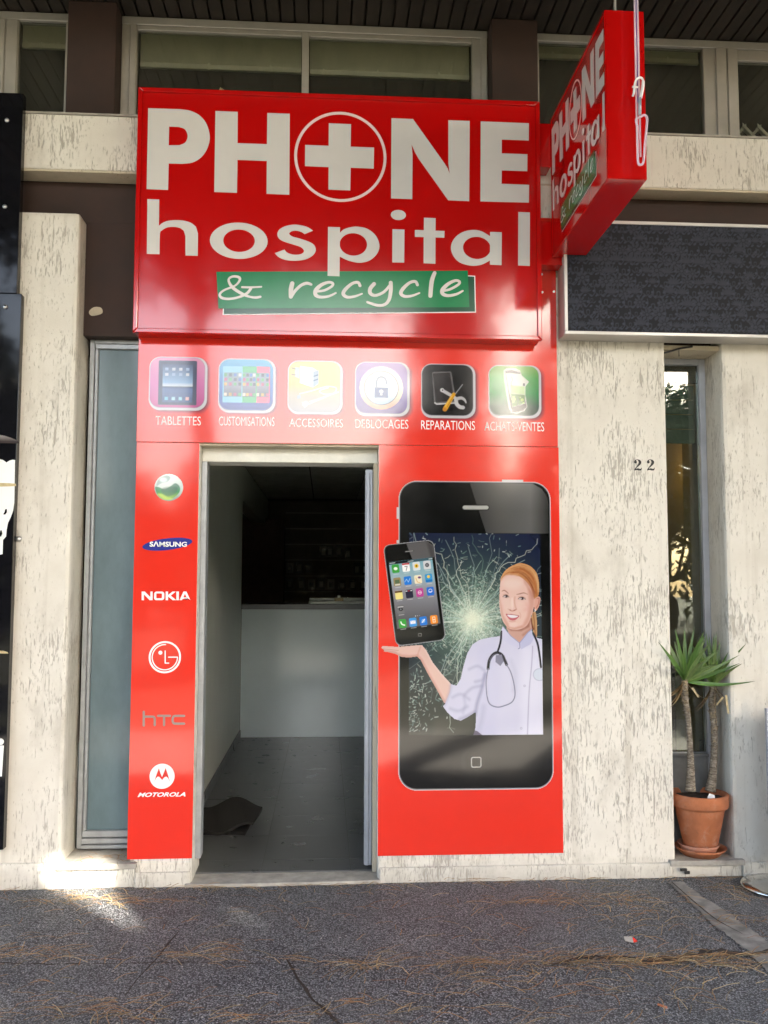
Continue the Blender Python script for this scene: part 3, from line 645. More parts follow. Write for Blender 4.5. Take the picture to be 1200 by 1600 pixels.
for z in (0.35, 1.2, 1.95): MB().lathe([(0.001, z), (0.010, z), (0.010, z + 0.09), (0.001, z + 0.09)], 0.272, 0.150, 10).build('hinge', M['steel'], dr)
# ---- crumpled doormat
dm = thing('doormat', 'dark crumpled doormat folded over itself on the floor inside the door', 'mat', (-0.6, 1.0, 0.02))
def matsheet(x0, x1, y0, y1, hf, th_=0.016, n=26):
    mb = MB(); v = []
    for j in range(n + 1):
        for i in range(n + 1):
            u, w = i / n, j / n; z = hf(u, w); x = x0 + (x1 - x0) * u + 0.03 * w; y = y0 + (y1 - y0) * w + 0.03 * math.sin(3.1 * u)
            v.append((x, y, z))
    v2 = [(a, b, c_ + th_) for a, b, c_ in v]; k = n + 1; f = []
    for j in range(n):
        for i in range(n):
            a = j * k + i; f += [(a, a + 1, a + k + 1, a + k), (a + k * k, a + k + k * k, a + k + 1 + k * k, a + 1 + k * k)]
    for i in range(n):
        for a, b in ((i, i + 1), (n * k + i + 1, n * k + i), (i * k + k, i * k), (i * k + n, (i + 1) * k + n)): f.append((a, b, b + k * k, a + k * k))
    mb.add(v + v2, f); return mb
matsheet(-0.80, -0.47, 0.83, 1.28, lambda u, w: 0.021 + 0.002 * math.sin(9 * u)).build('lower_fold', M['mat'], dm, smooth=False)
matsheet(-0.79, -0.42, 0.80, 1.20, lambda u, w: 0.066 + 0.030 * math.cos(2 * math.pi * (u * 1.05 + 0.05) + 2.4 * w) + 0.05 * w - 0.012 * (1 - w) * math.sin(math.pi * u)).build('upper_fold', M['mat'], dm, smooth=False)

# ================================================================== MAIN SIGN
SX0, SX1, SZ0, SZ1, SY = -1.006, 1.150, 2.838, 4.163, -0.120
ws = thing('shop_sign', 'big red light-box sign reading PHONE hospital & recycle above the doorway', 'sign', ((SX0 + SX1) / 2, -0.06, SZ0))
MB().box(SX0 + 0.006, SX1 - 0.006, SY + 0.012, 0.0, SZ0 + 0.004, SZ1 - 0.004).build('sign_box', M['red_box'], ws, 0.003)
fw = 0.024; f = MB()
f.prism([(SX0, SZ0), (SX1, SZ0), (SX1 - fw, SZ0 + fw), (SX0 + fw, SZ0 + fw)], SY - 0.002, SY + 0.030)
f.prism([(SX0, SZ1), (SX1, SZ1), (SX1 - fw, SZ1 - fw), (SX0 + fw, SZ1 - fw)][::-1], SY - 0.002, SY + 0.030)
f.prism([(SX0, SZ0), (SX0, SZ1), (SX0 + fw, SZ1 - fw), (SX0 + fw, SZ0 + fw)][::-1], SY - 0.002, SY + 0.030)
f.prism([(SX1, SZ0), (SX1, SZ1), (SX1 - fw, SZ1 - fw), (SX1 - fw, SZ0 + fw)], SY - 0.002, SY + 0.030)
f.build('trim_frame', M['red_box'], ws, 0.004)
# lettering outlines on the sign face, in metres (x, z)
P_OUT = [(-.9536,4.0525),(-.7868,4.0534),(-.7285,4.0456),(-.677,4.0177),(-.6434,3.9708),(-.6277,3.9066),(-.639,3.8453),(-.6694,3.7949),(-.716,3.763),(-.7702,3.7537),(-.8403,3.7536),(-.841,3.6095),(-.9526,3.6106)]
P_IN = [(-.8422,3.9561),(-.7922,3.9556),(-.7593,3.9438),(-.7441,3.9086),(-.7557,3.8717),(-.7866,3.8554),(-.8423,3.8528)]
H_ = [(-.6002,4.0504),(-.4824,4.0501),(-.4813,3.8774),(-.3253,3.8766),(-.3252,4.0498),(-.2058,4.0496),(-.2041,3.6027),(-.3242,3.6036),(-.3249,3.7843),(-.48,3.7853),(-.4802,3.6048),(-.5994,3.6057)]
CROSS = [(.0035,4.0044),(.1224,4.0034),(.1213,3.8784),(.2472,3.8774),(.2453,3.7609),(.1219,3.7622),(.1203,3.6363),(.0039,3.6374),(.0041,3.7613),(-.1219,3.763),(-.1218,3.8795),(.0033,3.8791)]
RC = [(.0669,3.821),(.3138,3.8293),(.0684,3.5715),(.0653,4.0726)]
N_ = [(.3407,4.0448),(.4569,4.0443),(.6294,3.8005),(.6459,3.774),(.6556,3.7458),(.649,3.8073),(.6496,4.0444),(.7661,4.0447),(.761,3.5968),(.6476,3.598),(.4869,3.8251),(.4682,3.8591),(.4494,3.9025),(.4547,3.8471),(.4532,3.5983),(.3393,3.5994)]
E_ = [(.8267,4.0445),(1.0914,4.0432),(1.0897,3.9463),(.9414,3.9466),(.94,3.8689),(1.0814,3.8682),(1.0797,3.7735),(.9401,3.7736),(.938,3.6985),(1.0896,3.6971),(1.0871,3.5982),(.8227,3.5972)]
h_ = [(-.9472,3.5563),(-.8857,3.5556),(-.8846,3.413),(-.8685,3.4274),(-.8444,3.4395),(-.811,3.4455),(-.7623,3.4456),(-.7194,3.4348),(-.6916,3.4134),(-.6806,3.3788),(-.6796,3.2568),(-.7435,3.2571),(-.7455,3.3612),(-.7552,3.3913),(-.7737,3.4047),(-.8043,3.4102),(-.8407,3.406),(-.8677,3.3895),(-.8782,3.3689),(-.8783,3.2605),(-.9437,3.2606)]
o_ = [(-.4665,3.3442),(-.3153,3.3483),(-.4679,3.4426),(-.4652,3.3442),(-.3824,3.3464),(-.4661,3.4051)]
s_ = [(-.0766,3.41),(-.1053,3.4283),(-.1426,3.4375),(-.1798,3.4397),(-.223,3.4301),(-.2537,3.4114),(-.2645,3.3862),(-.2562,3.3623),(-.2282,3.3458),(-.1725,3.3295),(-.1383,3.3177),(-.1227,3.2977),(-.138,3.2808),(-.175,3.276),(-.2091,3.2853),(-.2265,3.3026),(-.2768,3.2822),(-.2581,3.2624),(-.221,3.2469),(-.1716,3.2431),(-.1161,3.2515),(-.0761,3.2748),(-.0608,3.3038),(-.0704,3.3323),(-.1015,3.3506),(-.1481,3.3652),(-.1853,3.375),(-.2021,3.3892),(-.1918,3.4023),(-.1671,3.4074),(-.1391,3.4018),(-.1204,3.3896)]
p_bar = [(.0034,3.4314),(.0669,3.4306),(.066,3.1639),(.0028,3.1649)]
p_out = [(.041,3.3864),(.0671,3.4012),(.0875,3.4197),(.1248,3.4329),(.1623,3.4365),(.2123,3.4264),(.2562,3.3923),(.277,3.3416),(.2659,3.2933),(.2255,3.2539),(.1726,3.2398),(.1196,3.248),(.0853,3.2618),(.0417,3.2842)]
p_in = [(.1384,3.3392),(.2114,3.3411),(.1381,3.4006)]
i_bar = [(.347,3.4283),(.4111,3.4275),(.41,3.2471),(.3461,3.2468)]
i_dot = [(.3783,3.5071),(.4186,3.5082),(.3783,3.5348)]
t_ = [(.5165,3.4974),(.5792,3.4964),(.5784,3.4281),(.6273,3.4273),(.6258,3.3907),(.5783,3.3908),(.5774,3.2464),(.5142,3.2475),(.515,3.3905),(.4676,3.3913),(.4676,3.4285),(.5157,3.4284)]
a_bar = [(.8736,3.4279),(.9369,3.4275),(.9341,3.2463),(.8711,3.2475)]
a_out = [(.8935,3.3917),(.8659,3.4086),(.8244,3.4307),(.7759,3.4357),(.7205,3.4208),(.6789,3.3858),(.6609,3.3397),(.6717,3.2943),(.7061,3.2567),(.7681,3.2393),(.8234,3.2456),(.865,3.2663),(.8928,3.286)]
a_in = [(.801,3.3378),(.8759,3.3398),(.8014,3.399)]
l_ = [(1.0291,3.5442),(1.092,3.5432),(1.0884,3.2474),(1.0251,3.2486)]
def part_smooth(P, a, b, n=4):
    """keep the outline straight except between points a..b, which are smoothed"""
    return P[:a] + [tuple(q) for q in spline(P[a:b + 1], n=n)] + P[b + 1:]
def el3(E, k=0): return ellipse(E[k][0], E[k][1], E[k + 1][0] - E[k][0], abs(E[k + 2][1] - E[k][1]), 44)
P_OUT = part_smooth(P_OUT, 1, 9); P_IN = part_smooth(P_IN, 1, 5); h_ = part_smooth(part_smooth(h_, 14, 19), 2, 8)
s_ = part_smooth(part_smooth(part_smooth(s_, 0, 11)[:0] + s_, 16, 31, 3), 0, 15, 3)
p_out = part_smooth(p_out, 1, 12); a_out = part_smooth(a_out, 1, 11)
rcx, rcz = RC[0]; rrx = RC[1][0] - rcx; rrz = rcz - RC[2][1]
LETTERS = [('letter', [P_OUT, P_IN], 0, 'cream_letter', 'white capital P'), ('letter', [H_], 0, 'cream_letter', 'white capital H'), ('cross', [CROSS], 0, 'cream_letter', 'white cross standing for the O'),
           ('ring', [ellipse(rcx, rcz, rrx, rrz, 72), ellipse(rcx, rcz, rrx * 0.94, rrz * 0.94, 72)], 0, 'pink_ring', 'pale thin ring round the cross'),
           ('letter', [N_], 0, 'cream_letter', 'white capital N'), ('letter', [E_], 0, 'cream_letter', 'white capital E'), ('letter', [h_], 0, 'cream_letter', 'white lower-case h'),
           ('letter', [el3(o_), el3(o_, 3)], 0, 'cream_letter', 'white lower-case o'), ('letter', [s_], 0, 'cream_letter', 'white lower-case s'),
           ('letter', [[p_bar], [p_out, el3(p_in)]], 1, 'cream_letter', 'white lower-case p'), ('letter', [[i_bar], [el3(i_dot)]], 1, 'cream_letter', 'white lower-case i'),
           ('letter', [t_], 0, 'cream_letter', 'white lower-case t'), ('letter', [[a_bar], [a_out, el3(a_in)]], 1, 'cream_letter', 'white lower-case a'), ('letter', [l_], 0, 'cream_letter', 'white lower-case l')]
G_MAIN = [(-.5811,3.1728),(.7517,3.2123),(.7598,3.0128),(-.5669,2.9757)]
G_DARK = [(-.5394,2.9777),(-.5389,2.9476),(.7899,2.9898),(.7868,3.1806),(.7402,3.1822),(.7396,3.0235)]
G_DARK[0] = (G_DARK[0][0], G_DARK[0][1] + .012)
SCRIPT = [([(-.3494,3.0435),(-.3726,3.0392),(-.4033,3.0423),(-.4432,3.0565),(-.4894,3.0856),(-.5131,3.1165),(-.5134,3.1385),(-.4904,3.1498),(-.4616,3.1448),(-.4595,3.1272),(-.4835,3.0996),(-.5381,3.075),(-.5609,3.0525),(-.5508,3.0339),(-.513,3.0285),(-.4643,3.0384),(-.4218,3.0588),(-.399,3.0865)], (20, 22, 18, 26, 28, 22, 18, 20, 24, 20, 16, 18, 20, 24, 22, 20, 24, 22)),
          ([(-.4455,3.0929),(-.3978,3.0928),(-.3446,3.0972)], (18, 18, 14)), ([(-.1832,3.1194),(-.1891,3.0895),(-.1899,3.0472)], (38, 40, 36)), ([(-.1887,3.0472),(-.1675,3.0793),(-.1369,3.1097),(-.1062,3.1219),(-.0833,3.1154)], (30, 26, 26, 28, 22)),
          ([(-.0503,3.0795),(-.0102,3.0874),(.0256,3.1092),(.0304,3.1245),(.0093,3.1303),(-.0289,3.1155),(-.0578,3.0863),(-.0594,3.061),(-.0346,3.0495),(.0086,3.0543),(.0469,3.0729)], (20, 22, 22, 24, 24, 30, 36, 34, 26, 22, 16)),
          ([(.175,3.1153),(.1637,3.1328),(.1327,3.1257),(.0969,3.0931),(.0865,3.0675),(.1083,3.0522),(.1455,3.0562),(.1857,3.0717)], (26, 26, 26, 32, 32, 26, 22, 14)),
          ([(.2496,3.1272),(.2292,3.1013),(.2299,3.0759),(.2573,3.0651),(.3009,3.0839),(.3332,3.121)], (34, 34, 32, 26, 24, 24)), ([(.3382,3.1357),(.3383,3.0924),(.329,3.0427),(.3041,3.0154),(.2637,3.012),(.2139,3.0273)], (34, 34, 30, 26, 26, 20)),
          ([(.4809,3.1277),(.4696,3.1453),(.4382,3.1375),(.4026,3.1035),(.3926,3.0778),(.4133,3.0637),(.4508,3.0671),(.4915,3.0833)], (26, 26, 26, 32, 32, 26, 22, 14)), ([(.5732,3.1951),(.5574,3.1487),(.5498,3.0687)], (32, 38, 36)),
          ([(.6152,3.097),(.658,3.1089),(.7009,3.1349),(.706,3.151),(.6833,3.1556),(.6455,3.1361),(.6164,3.1054),(.6164,3.0824),(.6453,3.0728),(.6894,3.0815),(.7241,3.1002)], (20, 22, 22, 24, 24, 30, 36, 34, 26, 22, 16))]
KPX = 1 / 5.4545 * 4.735 / 1428
def sign_graphics(root, y, mapf=None):
    """all lettering of the sign; mapf carries (x, z, proud) of the main face to another face"""
    mf = mapf or (lambda u, v, w: (u, y - w, v))
    up = lambda k: (lambda u, v, w: mf(u, v, w + k))
    e = 0.005; G_EDGE = [(G_DARK[0][0] - e, G_DARK[0][1]), (G_DARK[1][0] - e, G_DARK[1][1] - e), (G_DARK[2][0] + e, G_DARK[2][1] - e), (G_DARK[3][0] + e, G_DARK[3][1] + e), (G_DARK[4][0], G_DARK[4][1] + e), G_DARK[5]]
    bn = cut('green_banner', [G_MAIN], y, M['green_print'], root, 0.0008, up(0.0026))
    cut('banner_shadow', [G_DARK], y, M['dark_green_print'], bn, 0.0008, up(0.0014)); cut('banner_edge', [G_EDGE], y, M['white_print'], bn, 0.0008, up(0.0004))
    for nm, cs_, multi, mat, lab in LETTERS:
        if multi:
            o = cut(nm, cs_[0], y, M[mat], root, 0.0012, up(0.0040))
            cut('stroke', cs_[1], y, M[mat], o, 0.0012, up(0.0043))
        else: o = cut(nm, cs_, y, M[mat], root, 0.0012, up(0.0040 if lab.endswith('p') else 0.0004))
        o['label'] = lab
    for ch, ids in (('ampersand', (0, 1)), ('r', (2, 3)), ('e', (4,)), ('c', (5,)), ('y', (6, 7)), ('c', (8,)), ('l', (9,)), ('e', (10,))):
        mb = MB()
        for k in ids: stroke_mb(mb, SCRIPT[k][0], [w_ * KPX for w_ in SCRIPT[k][1]], y, 0.0042 + 0.0009 * (k % 2), mapf=mf)
        mb.build('script_letter', M['cream_letter'], root)['label'] = 'handwritten ' + ch + ' on the green banner'
sign_graphics(ws, SY + 0.012)
scrap = MB(); tp = [(-.5889,4.1888),(-.569,4.2181)]
for k in range(5): scrap.tube([(tp[0][0] + 0.005 * k, -0.09, 4.158), (tp[0][0] + 0.012 + 0.006 * k, -0.09 + 0.01 * k, 4.192)], 0.003, 4)
tag(scrap.build('needle_tuft', M['tape'], None, at=(-0.57, -0.09, 4.16)), 'small dry pale tuft stuck on the top edge of the big red sign', 'plant debris')

# ================================================================== PROJECTING SIGN
QX0, QX1, QY0, QY1, QZ0, QZ1 = 1.214, 1.388, -1.078, -0.105, 3.298, 4.066
ps = thing('projecting_sign', 'double-sided red sign box jutting out from the wall, PHONE hospital & recycle on its side', 'sign', (1.3, -0.1, QZ0))
MB().box(QX0, QX1, QY0, QY1, QZ0, QZ1).build('sign_box', M['red_box'], ps, 0.004)
f = MB(); e = 0.016
f.box(QX0 - 0.004, QX0 - 0.0005, QY0 + 0.002, QY1 - 0.002, QZ1 - e, QZ1 - 0.002); f.box(QX0 - 0.004, QX0 - 0.0005, QY0 + 0.002, QY1 - 0.002, QZ0 + 0.002, QZ0 + e)
f.box(QX0 - 0.004, QX0 - 0.0005, QY0 + 0.002, QY0 + e, QZ0 + e + 0.0005, QZ1 - e - 0.0005); f.box(QX0 - 0.004, QX0 - 0.0005, QY1 - e, QY1 - 0.002, QZ0 + e + 0.0005, QZ1 - e - 0.0005)
f.build('side_trim', M['red_box'], ps)
sx = (QY1 - QY0) / (SX1 - SX0) * 1.0; sz = (QZ1 - QZ0) / (SZ1 - SZ0)
sign_graphics(ps, 0, mapf=lambda u, v, w: (QX0 - 0.0006 - w, QY1 - (u - SX0) * sx, QZ0 + (v - SZ0) * sz))
sc_ = MB()
for z in (3.40, 3.62, 3.88, 4.0):
    for x in (QX0 + 0.012, QX1 - 0.012): sc_.tube([(x, QY0 - 0.004, z), (x, QY0 + 0.001, z)], 0.005, 8)
sc_.build('rivets', M['red_box'], ps)
MB().box(QX0 - 0.062, QX0 - 0.004, -0.11, 0.0, 3.80, 4.045).build('bracket', M['red_box'], ps, 0.003)
MB().box(QX0 - 0.062, QX1 - 0.02, -0.10, -0.004, 3.26, 3.50).build('bracket', M['red_box'], ps, 0.003)
bo_ = MB()
for x, z in [(1.1551,3.2047),(1.1575,3.1062),(1.2204,3.1111)]: bo_.tube([(x, -0.106, z), (x, -0.099, z)], 0.006, 8)
bo_.build('bolts', M['steel'], ps)
MB().tube([(1.290, -0.98, 4.066), (1.303, -0.96, 4.80)], 0.006, 6).build('stay_wire', M['alu'], ps)

# ================================================================== hanging clear cable with hook
hc = thing('hanging_cable', 'clear plastic-sheathed cable with white hook dangling in front of projecting sign', 'cable', (1.335, -1.16, 4.8))
CX_ = 1.324; CY_ = -1.16
cbm = MB()
for dx in (-0.006, 0.006): cbm.tube([(CX_ + dx, CY_, 4.80), (CX_ + dx * 1.1, CY_, 3.36)], 0.0045, 8)
cbm.build('sheath', M['clear'], hc, smooth=True)
MB().tube([(CX_, CY_ + 0.001, 4.80), (CX_, CY_ + 0.001, 3.60)], 0.0018, 6).build('wire', M['blue_print'], hc)
def cp(*p): return [(CX_ + (x - 155) / 5.52 * 0.00262, CY_ - 0.010, 3.32 + (1475 - y) / 5.52 * 0.00262) for x, y in p]
hk = MB(); hk.tube(spline(cp((102, 838), (112, 800), (125, 710), (150, 668), (185, 665), (200, 700), (190, 780), (172, 850)), n=5), [0.005] * 25 + [0.007] * 11, 8)
hk.tube(cp((98, 750), (150, 752)), 0.0045, 8); hk.build('hook', M['white_print'], hc, smooth=True)
MB().tube(cp((165, 850), (162, 1010)), 0.007, 8).build('connector', M['alu_cool'], hc, smooth=True)
MB().tube(spline(cp((135, 1110), (128, 1055), (165, 1030), (205, 1012), (228, 1040), (222, 1130), (205, 1280), (188, 1440), (160, 1475), (138, 1450), (136, 1300), (138, 1110)), n=5), 0.0055, 8).build('loop', M['clear'], hc, smooth=True)

# ================================================================== FASCIA STRIP with six icons
FY = 0.0
fs = thing('fascia_panel', 'red panel over the doorway printed with six rounded icons and captions', 'sign panel', (0.13, 0, 2.285))
fb = MB(); fb.box(-0.998, 1.259, FY, FR - 0.001, 2.2835, 3.742); fb.build('board', M['red'], fs, 0.0015, seg=1)
def fringe(x, z): return None
def icon(ci, paint, label):
    """ci: outline corners (x0, x1, z0, z1)"""
    x0, x1, z0, z1 = ci; st_ = 0.0023
    A = Art(x0 - 0.022, x1 + 0.036, z0 - 0.034, z1 + 0.02, st_)
    A.rgb[:] = np.array(RED); A.a[:] = 1; w_ = x1 - x0; h__ = z1 - z0; r = 0.19 * w_
    A.poly(rrect(x0 + .012, x1 + .012, z0 - .010, z1 - .01, r), (60, 24, 60), soft=0.032, a=0.85)
    A.poly(rrect(x0, x1, z0, z1, r), (196, 196, 205))
    A.poly(rrect(x0 + .004, x1 - .012, z0 + .013, z1 - .004, r * .95), (120, 120, 135))
    inner = rrect(x0 + .005, x1 - .014, z0 + .016, z1 - .005, r * .92)
    U = lambda u, v: (x0 + u * w_, z0 + v * h__)
    paint(A, inner, U, w_); tile = A.rgb.copy(); m_ = Art(x0 - 0.022, x1 + 0.036, z0 - 0.034, z1 + 0.02, st_); m_.poly(inner, (255, 255, 255)); A.rgb = np.where((m_.rgb[..., :1] > .4), tile * .80, tile)
    o = A.build('icon', FY - 0.0010, M['print'], fs, label); return o
def box_u(U, a, b, c_, d_, r=None, n=4): 
    (xa, za), (xb, zb) = U(a, c_), U(b, d_); return rrect(xa, xb, za, zb, r if r else 0.0001, n)
def ic_tablet(A, inner, U, w):
    A.poly(inner, vgrad([(U(0, 0)[1], (196, 64, 142)), (U(0, .5)[1], (214, 110, 180)), (U(0, 1)[1], (230, 150, 190))]))
    A.poly(box_u(U, .16, .82, .10, .93, .006), (22, 34, 78)); zz = lambda v: U(0, v)[1]
    A.poly(box_u(U, .23, .75, .15, .86), vgrad([(zz(.15), (40, 70, 130)), (zz(.40), (70, 100, 160)), (zz(.44), (30, 50, 95)), (zz(.455), (215, 225, 240)), (zz(.52), (130, 170, 215)), (zz(.86), (36, 56, 108))]))
    for v in (.77, .67): 
        for u in (.30, .42, .54, .66): A.poly(box_u(U, u - .028, u + .028, v - .026, v + .026, .002), (200, 206, 222) if (u + v) % .2 > .1 else (150, 175, 215))
    for u, c in ((.30, (110, 190, 225)), (.42, (170, 215, 240)), (.54, (150, 205, 230)), (.66, (230, 180, 185))): A.poly(box_u(U, u - .03, u + .03, .19, .25, .002), c)
def mini_phone(A, U, a, b, body):
    A.poly(box_u(U, a, b, .19, .86, .006), body)
    A.poly(box_u(U, a + .02, b - .015, .30, .745), vgrad([(U(0, .3)[1], (70, 80, 100)), (U(0, .5)[1], (140, 140, 160)), (U(0, .74)[1], (120, 150, 165))]))
    k = 4 if b - a > .26 else 3
    pal = [(70, 160, 90), (220, 220, 225), (210, 170, 70), (60, 70, 90), (90, 110, 180), (190, 90, 130), (60, 110, 190), (225, 215, 200)]
    for j, v in enumerate((.70, .615, .53, .34)):
        for i in range(k):
            u = a + .05 + i * (b - a - .09) / (k - 1) * 0.98; A.poly(box_u(U, u - .024, u + .024, v - .028, v + .028, .002), pal[(i * 3 + j * 5) % 8])
def ic_custom(A, inner, U, w):
    A.poly(inner, vgrad([(U(0, .05)[1], (40, 62, 160)), (U(0, .5)[1], (50, 110, 200)), (U(0, 1)[1], (70, 175, 220))]))
    mini_phone(A, U, .64, .90, (236, 90, 130)); mini_phone(A, U, .40, .67, (60, 180, 110)); mini_phone(A, U, .075, .42, (130, 200, 235))
def ic_access(A, inner, U, w):
    A.poly(inner, vgrad([(U(0, .05)[1], (176, 176, 190)), (U(0, .35)[1], (196, 186, 170)), (U(0, .55)[1], (226, 196, 120)), (U(0, .85)[1], (234, 212, 130))]))
    A.poly([U(.22, .90), U(.45, .87), U(.56, .80), U(.55, .56), U(.46, .50), U(.22, .58)], (248, 248, 250)); A.poly([U(.46, .80), U(.56, .82), U(.56, .58), U(.46, .50)], (150, 175, 205))
    A.poly([U(.13, .87), U(.21, .87), U(.21, .66), U(.13, .70)], (190, 205, 225)); A.line([U(.07, .86), U(.13, .84)], .004, (90, 95, 105)); A.line([U(.07, .74), U(.13, .73)], .004, (90, 95, 105))
    for v in (.71, .63): A.line([U(.48, v), U(.545, v + .025)], .006, (40, 90, 140))
    A.line([U(.22, .38), U(.45, .44), U(.70, .52), U(.88, .50), U(.84, .40), U(.66, .38), U(.58, .44), U(.74, .50)], .0055, (244, 244, 246), smooth=True)
    A.line([U(.30, .18), U(.52, .26), U(.78, .37), U(.92, .42)], (.018, .012, .007, .006), (246, 246, 248)); A.poly([U(.26, .22), U(.34, .24), U(.36, .16), U(.31, .12)], (246, 246, 248)); A.line([U(.38, .23), U(.42, .21)], .004, (120, 110, 90))
    A.poly([U(.17, .34), U(.23, .36), U(.24, .30), U(.18, .28)], (180, 195, 220))
def ic_lock(A, inner, U, w):
    A.poly(inner, vgrad([(U(0, .05)[1], (92, 62, 150)), (U(0, .5)[1], (120, 100, 180)), (U(0, 1)[1], (160, 120, 190))])); c = U(.48, .52)
    A.ell(*c, .40 * w, .40 * w, vgrad([(c[1] - .4 * w, (225, 150, 120)), (c[1] - .1 * w, (245, 225, 200)), (c[1] + .3 * w, (255, 252, 244))]))
    A.ell(*c, .32 * w, .32 * w, (90, 96, 110)); A.ell(*c, .305 * w, .305 * w, vgrad([(c[1] - .3 * w, (150, 190, 225)), (c[1], (230, 240, 248)), (c[1] + .3 * w, (252, 252, 254))]))
    A.poly(box_u(U, .355, .605, .34, .53, .002), (46, 84, 150)); A.line([U(.395, .53), U(.395, .63), U(.42, .70), U(.48, .725), U(.545, .70), U(.572, .64), U(.572, .60)], .0085, (110, 128, 160), smooth=True)
    A.ell(*U(.48, .455), .011 * 1.0, .010, (235, 240, 248)); A.poly([U(.468, .45), U(.492, .45), U(.50, .385), U(.46, .385)], (235, 240, 248))
def ic_repair(A, inner, U, w):
    A.poly(inner, (14, 14, 20))
    A.poly([U(.20, .83), U(.24, .85), U(.54, .86), U(.56, .83), U(.64, .32), U(.62, .28), U(.28, .24), U(.24, .27)], (110, 108, 112)); A.poly([U(.215, .82), U(.53, .84), U(.61, .32), U(.27, .285)], (46, 42, 46))
    A.line([U(.25, .28), U(.29, .255), U(.62, .28)], .006, (225, 225, 230))
    A.line([U(.39, .51), U(.62, .38)], .017, (205, 205, 210)); A.ell(*U(.385, .515), .0105, .0105, (215, 215, 220)); A.ell(*U(.395, .515), .004, .004, (20, 20, 24))
    A.line([U(.76, .62), U(.63, .45)], .0045, (170, 170, 176)); A.line([U(.64, .335), U(.655, .26), U(.71, .21), U(.77, .20)], .020, (205, 205, 210), smooth=True); A.line([U(.66, .36), U(.74, .375), U(.80, .34), U(.825, .29)], (.018, .016, .012, .006), (195, 195, 200), smooth=True)
    A.line([U(.60, .44), U(.44, .17)], (.019, .022, .024), (236, 176, 40)); A.ell(*U(.435, .16), .012, .011, (214, 140, 40)); A.line([U(.595, .40), U(.475, .20)], .003, (170, 110, 20)); A.line([U(.565, .41), U(.445, .22)], .003, (250, 215, 110))
def ic_trade(A, inner, U, w):
    zz = lambda v: U(0, v)[1]
    A.poly(inner, vgrad([(zz(.03), (8, 62, 54)), (zz(.22), (16, 84, 66)), (zz(.48), (0, 150, 70)), (zz(.75), (60, 170, 70)), (zz(1), (130, 180, 70))]))
    A.poly([U(.29, .90), U(.34, .94), U(.52, .94), U(.60, .90), U(.64, .80), U(.73, .22), U(.68, .14), U(.52, .08), U(.43, .10), U(.38, .18), U(.30, .70)], (206, 206, 206))
    A.poly([U(.32, .88), U(.44, .91), U(.60, .86), U(.72, .22), U(.66, .15), U(.52, .105), U(.45, .12), U(.42, .20)], (34, 34, 48))
    A.poly([U(.33, .85), U(.60, .84), U(.76, .70), U(.70, .60), U(.68, .30), U(.46, .22), U(.38, .55)], (206, 214, 204)); A.poly([U(.42, .80), U(.60, .82), U(.77, .69), U(.70, .60), U(.69, .28), U(.45, .21), U(.41, .5)], (216, 224, 216))
    A.poly([U(.42, .62), U(.69, .60), U(.69, .45), U(.42, .46)], (170, 206, 140), soft=.01); A.poly([U(.42, .46), U(.69, .44), U(.69, .29), U(.45, .21)], (76, 130, 50), soft=.006)
    for u, v, rr in ((.475, .355, .011), (.635, .345, .009), (.475, .40, .006), (.47, .31, .006), (.60, .39, .004), (.66, .29, .005)): A.ell(*U(u, v), rr, rr * .9, (190, 220, 120))
    A.line([U(.44, .78), U(.455, .72), U(.43, .66), U(.44, .60)], .004, (80, 92, 84)); A.poly(box_u(U, .655, .69, .61, .66), (70, 84, 90)); A.line([U(.54, .40), U(.56, .34), U(.55, .26)], .008, (60, 110, 70))
IC = [(-.9376,2.7414),(-.6329,2.4533),(-.5735,2.7378),(-.2708,2.4448),(-.2058,2.7341),(.0877,2.443),(.155,2.7337),(.4497,2.4378),(.5122,2.7297),(.808,2.4324),(.8798,2.7293),(1.1697,2.4375)]
IC = [(IC[2 * k][0], IC[2 * k + 1][0], IC[2 * k + 1][1], IC[2 * k][1]) for k in range(6)]
for ci, pf, lb in zip(IC, (ic_tablet, ic_custom, ic_access, ic_lock, ic_repair, ic_trade),
                      ('pink rounded icon of a tablet', 'blue icon of three coloured phones', 'pale yellow icon of a charger and cables', 'violet icon of an open padlock', 'black icon of phone, spanner and screwdriver', 'green icon of phone and banknotes')):
    icon(ci, pf, lb)
CAPS = [('TABLETTES', [(-.8996,2.374),(-.6626,2.4219)]), ('CUSTOMISATIONS', [(-.5676,2.3751),(-.274,2.424)]), ('ACCESSOIRES', [(-.1952,2.3733),(.0913,2.4188)]), ('DEBLOCAGES', [(.1568,2.3712),(.4428,2.4203)]), ('REPARATIONS', [(.512,2.369),(.8044,2.4184)]), ('ACHATS-VENTES', [(.8566,2.3666),(1.1836,2.4166)])]
for tx, bxx in CAPS: lettering(tx, (bxx[0][0], bxx[1][0], bxx[0][1], bxx[1][1]), FY - 0.0012, M['white_print'], fs, offset=-0.002)

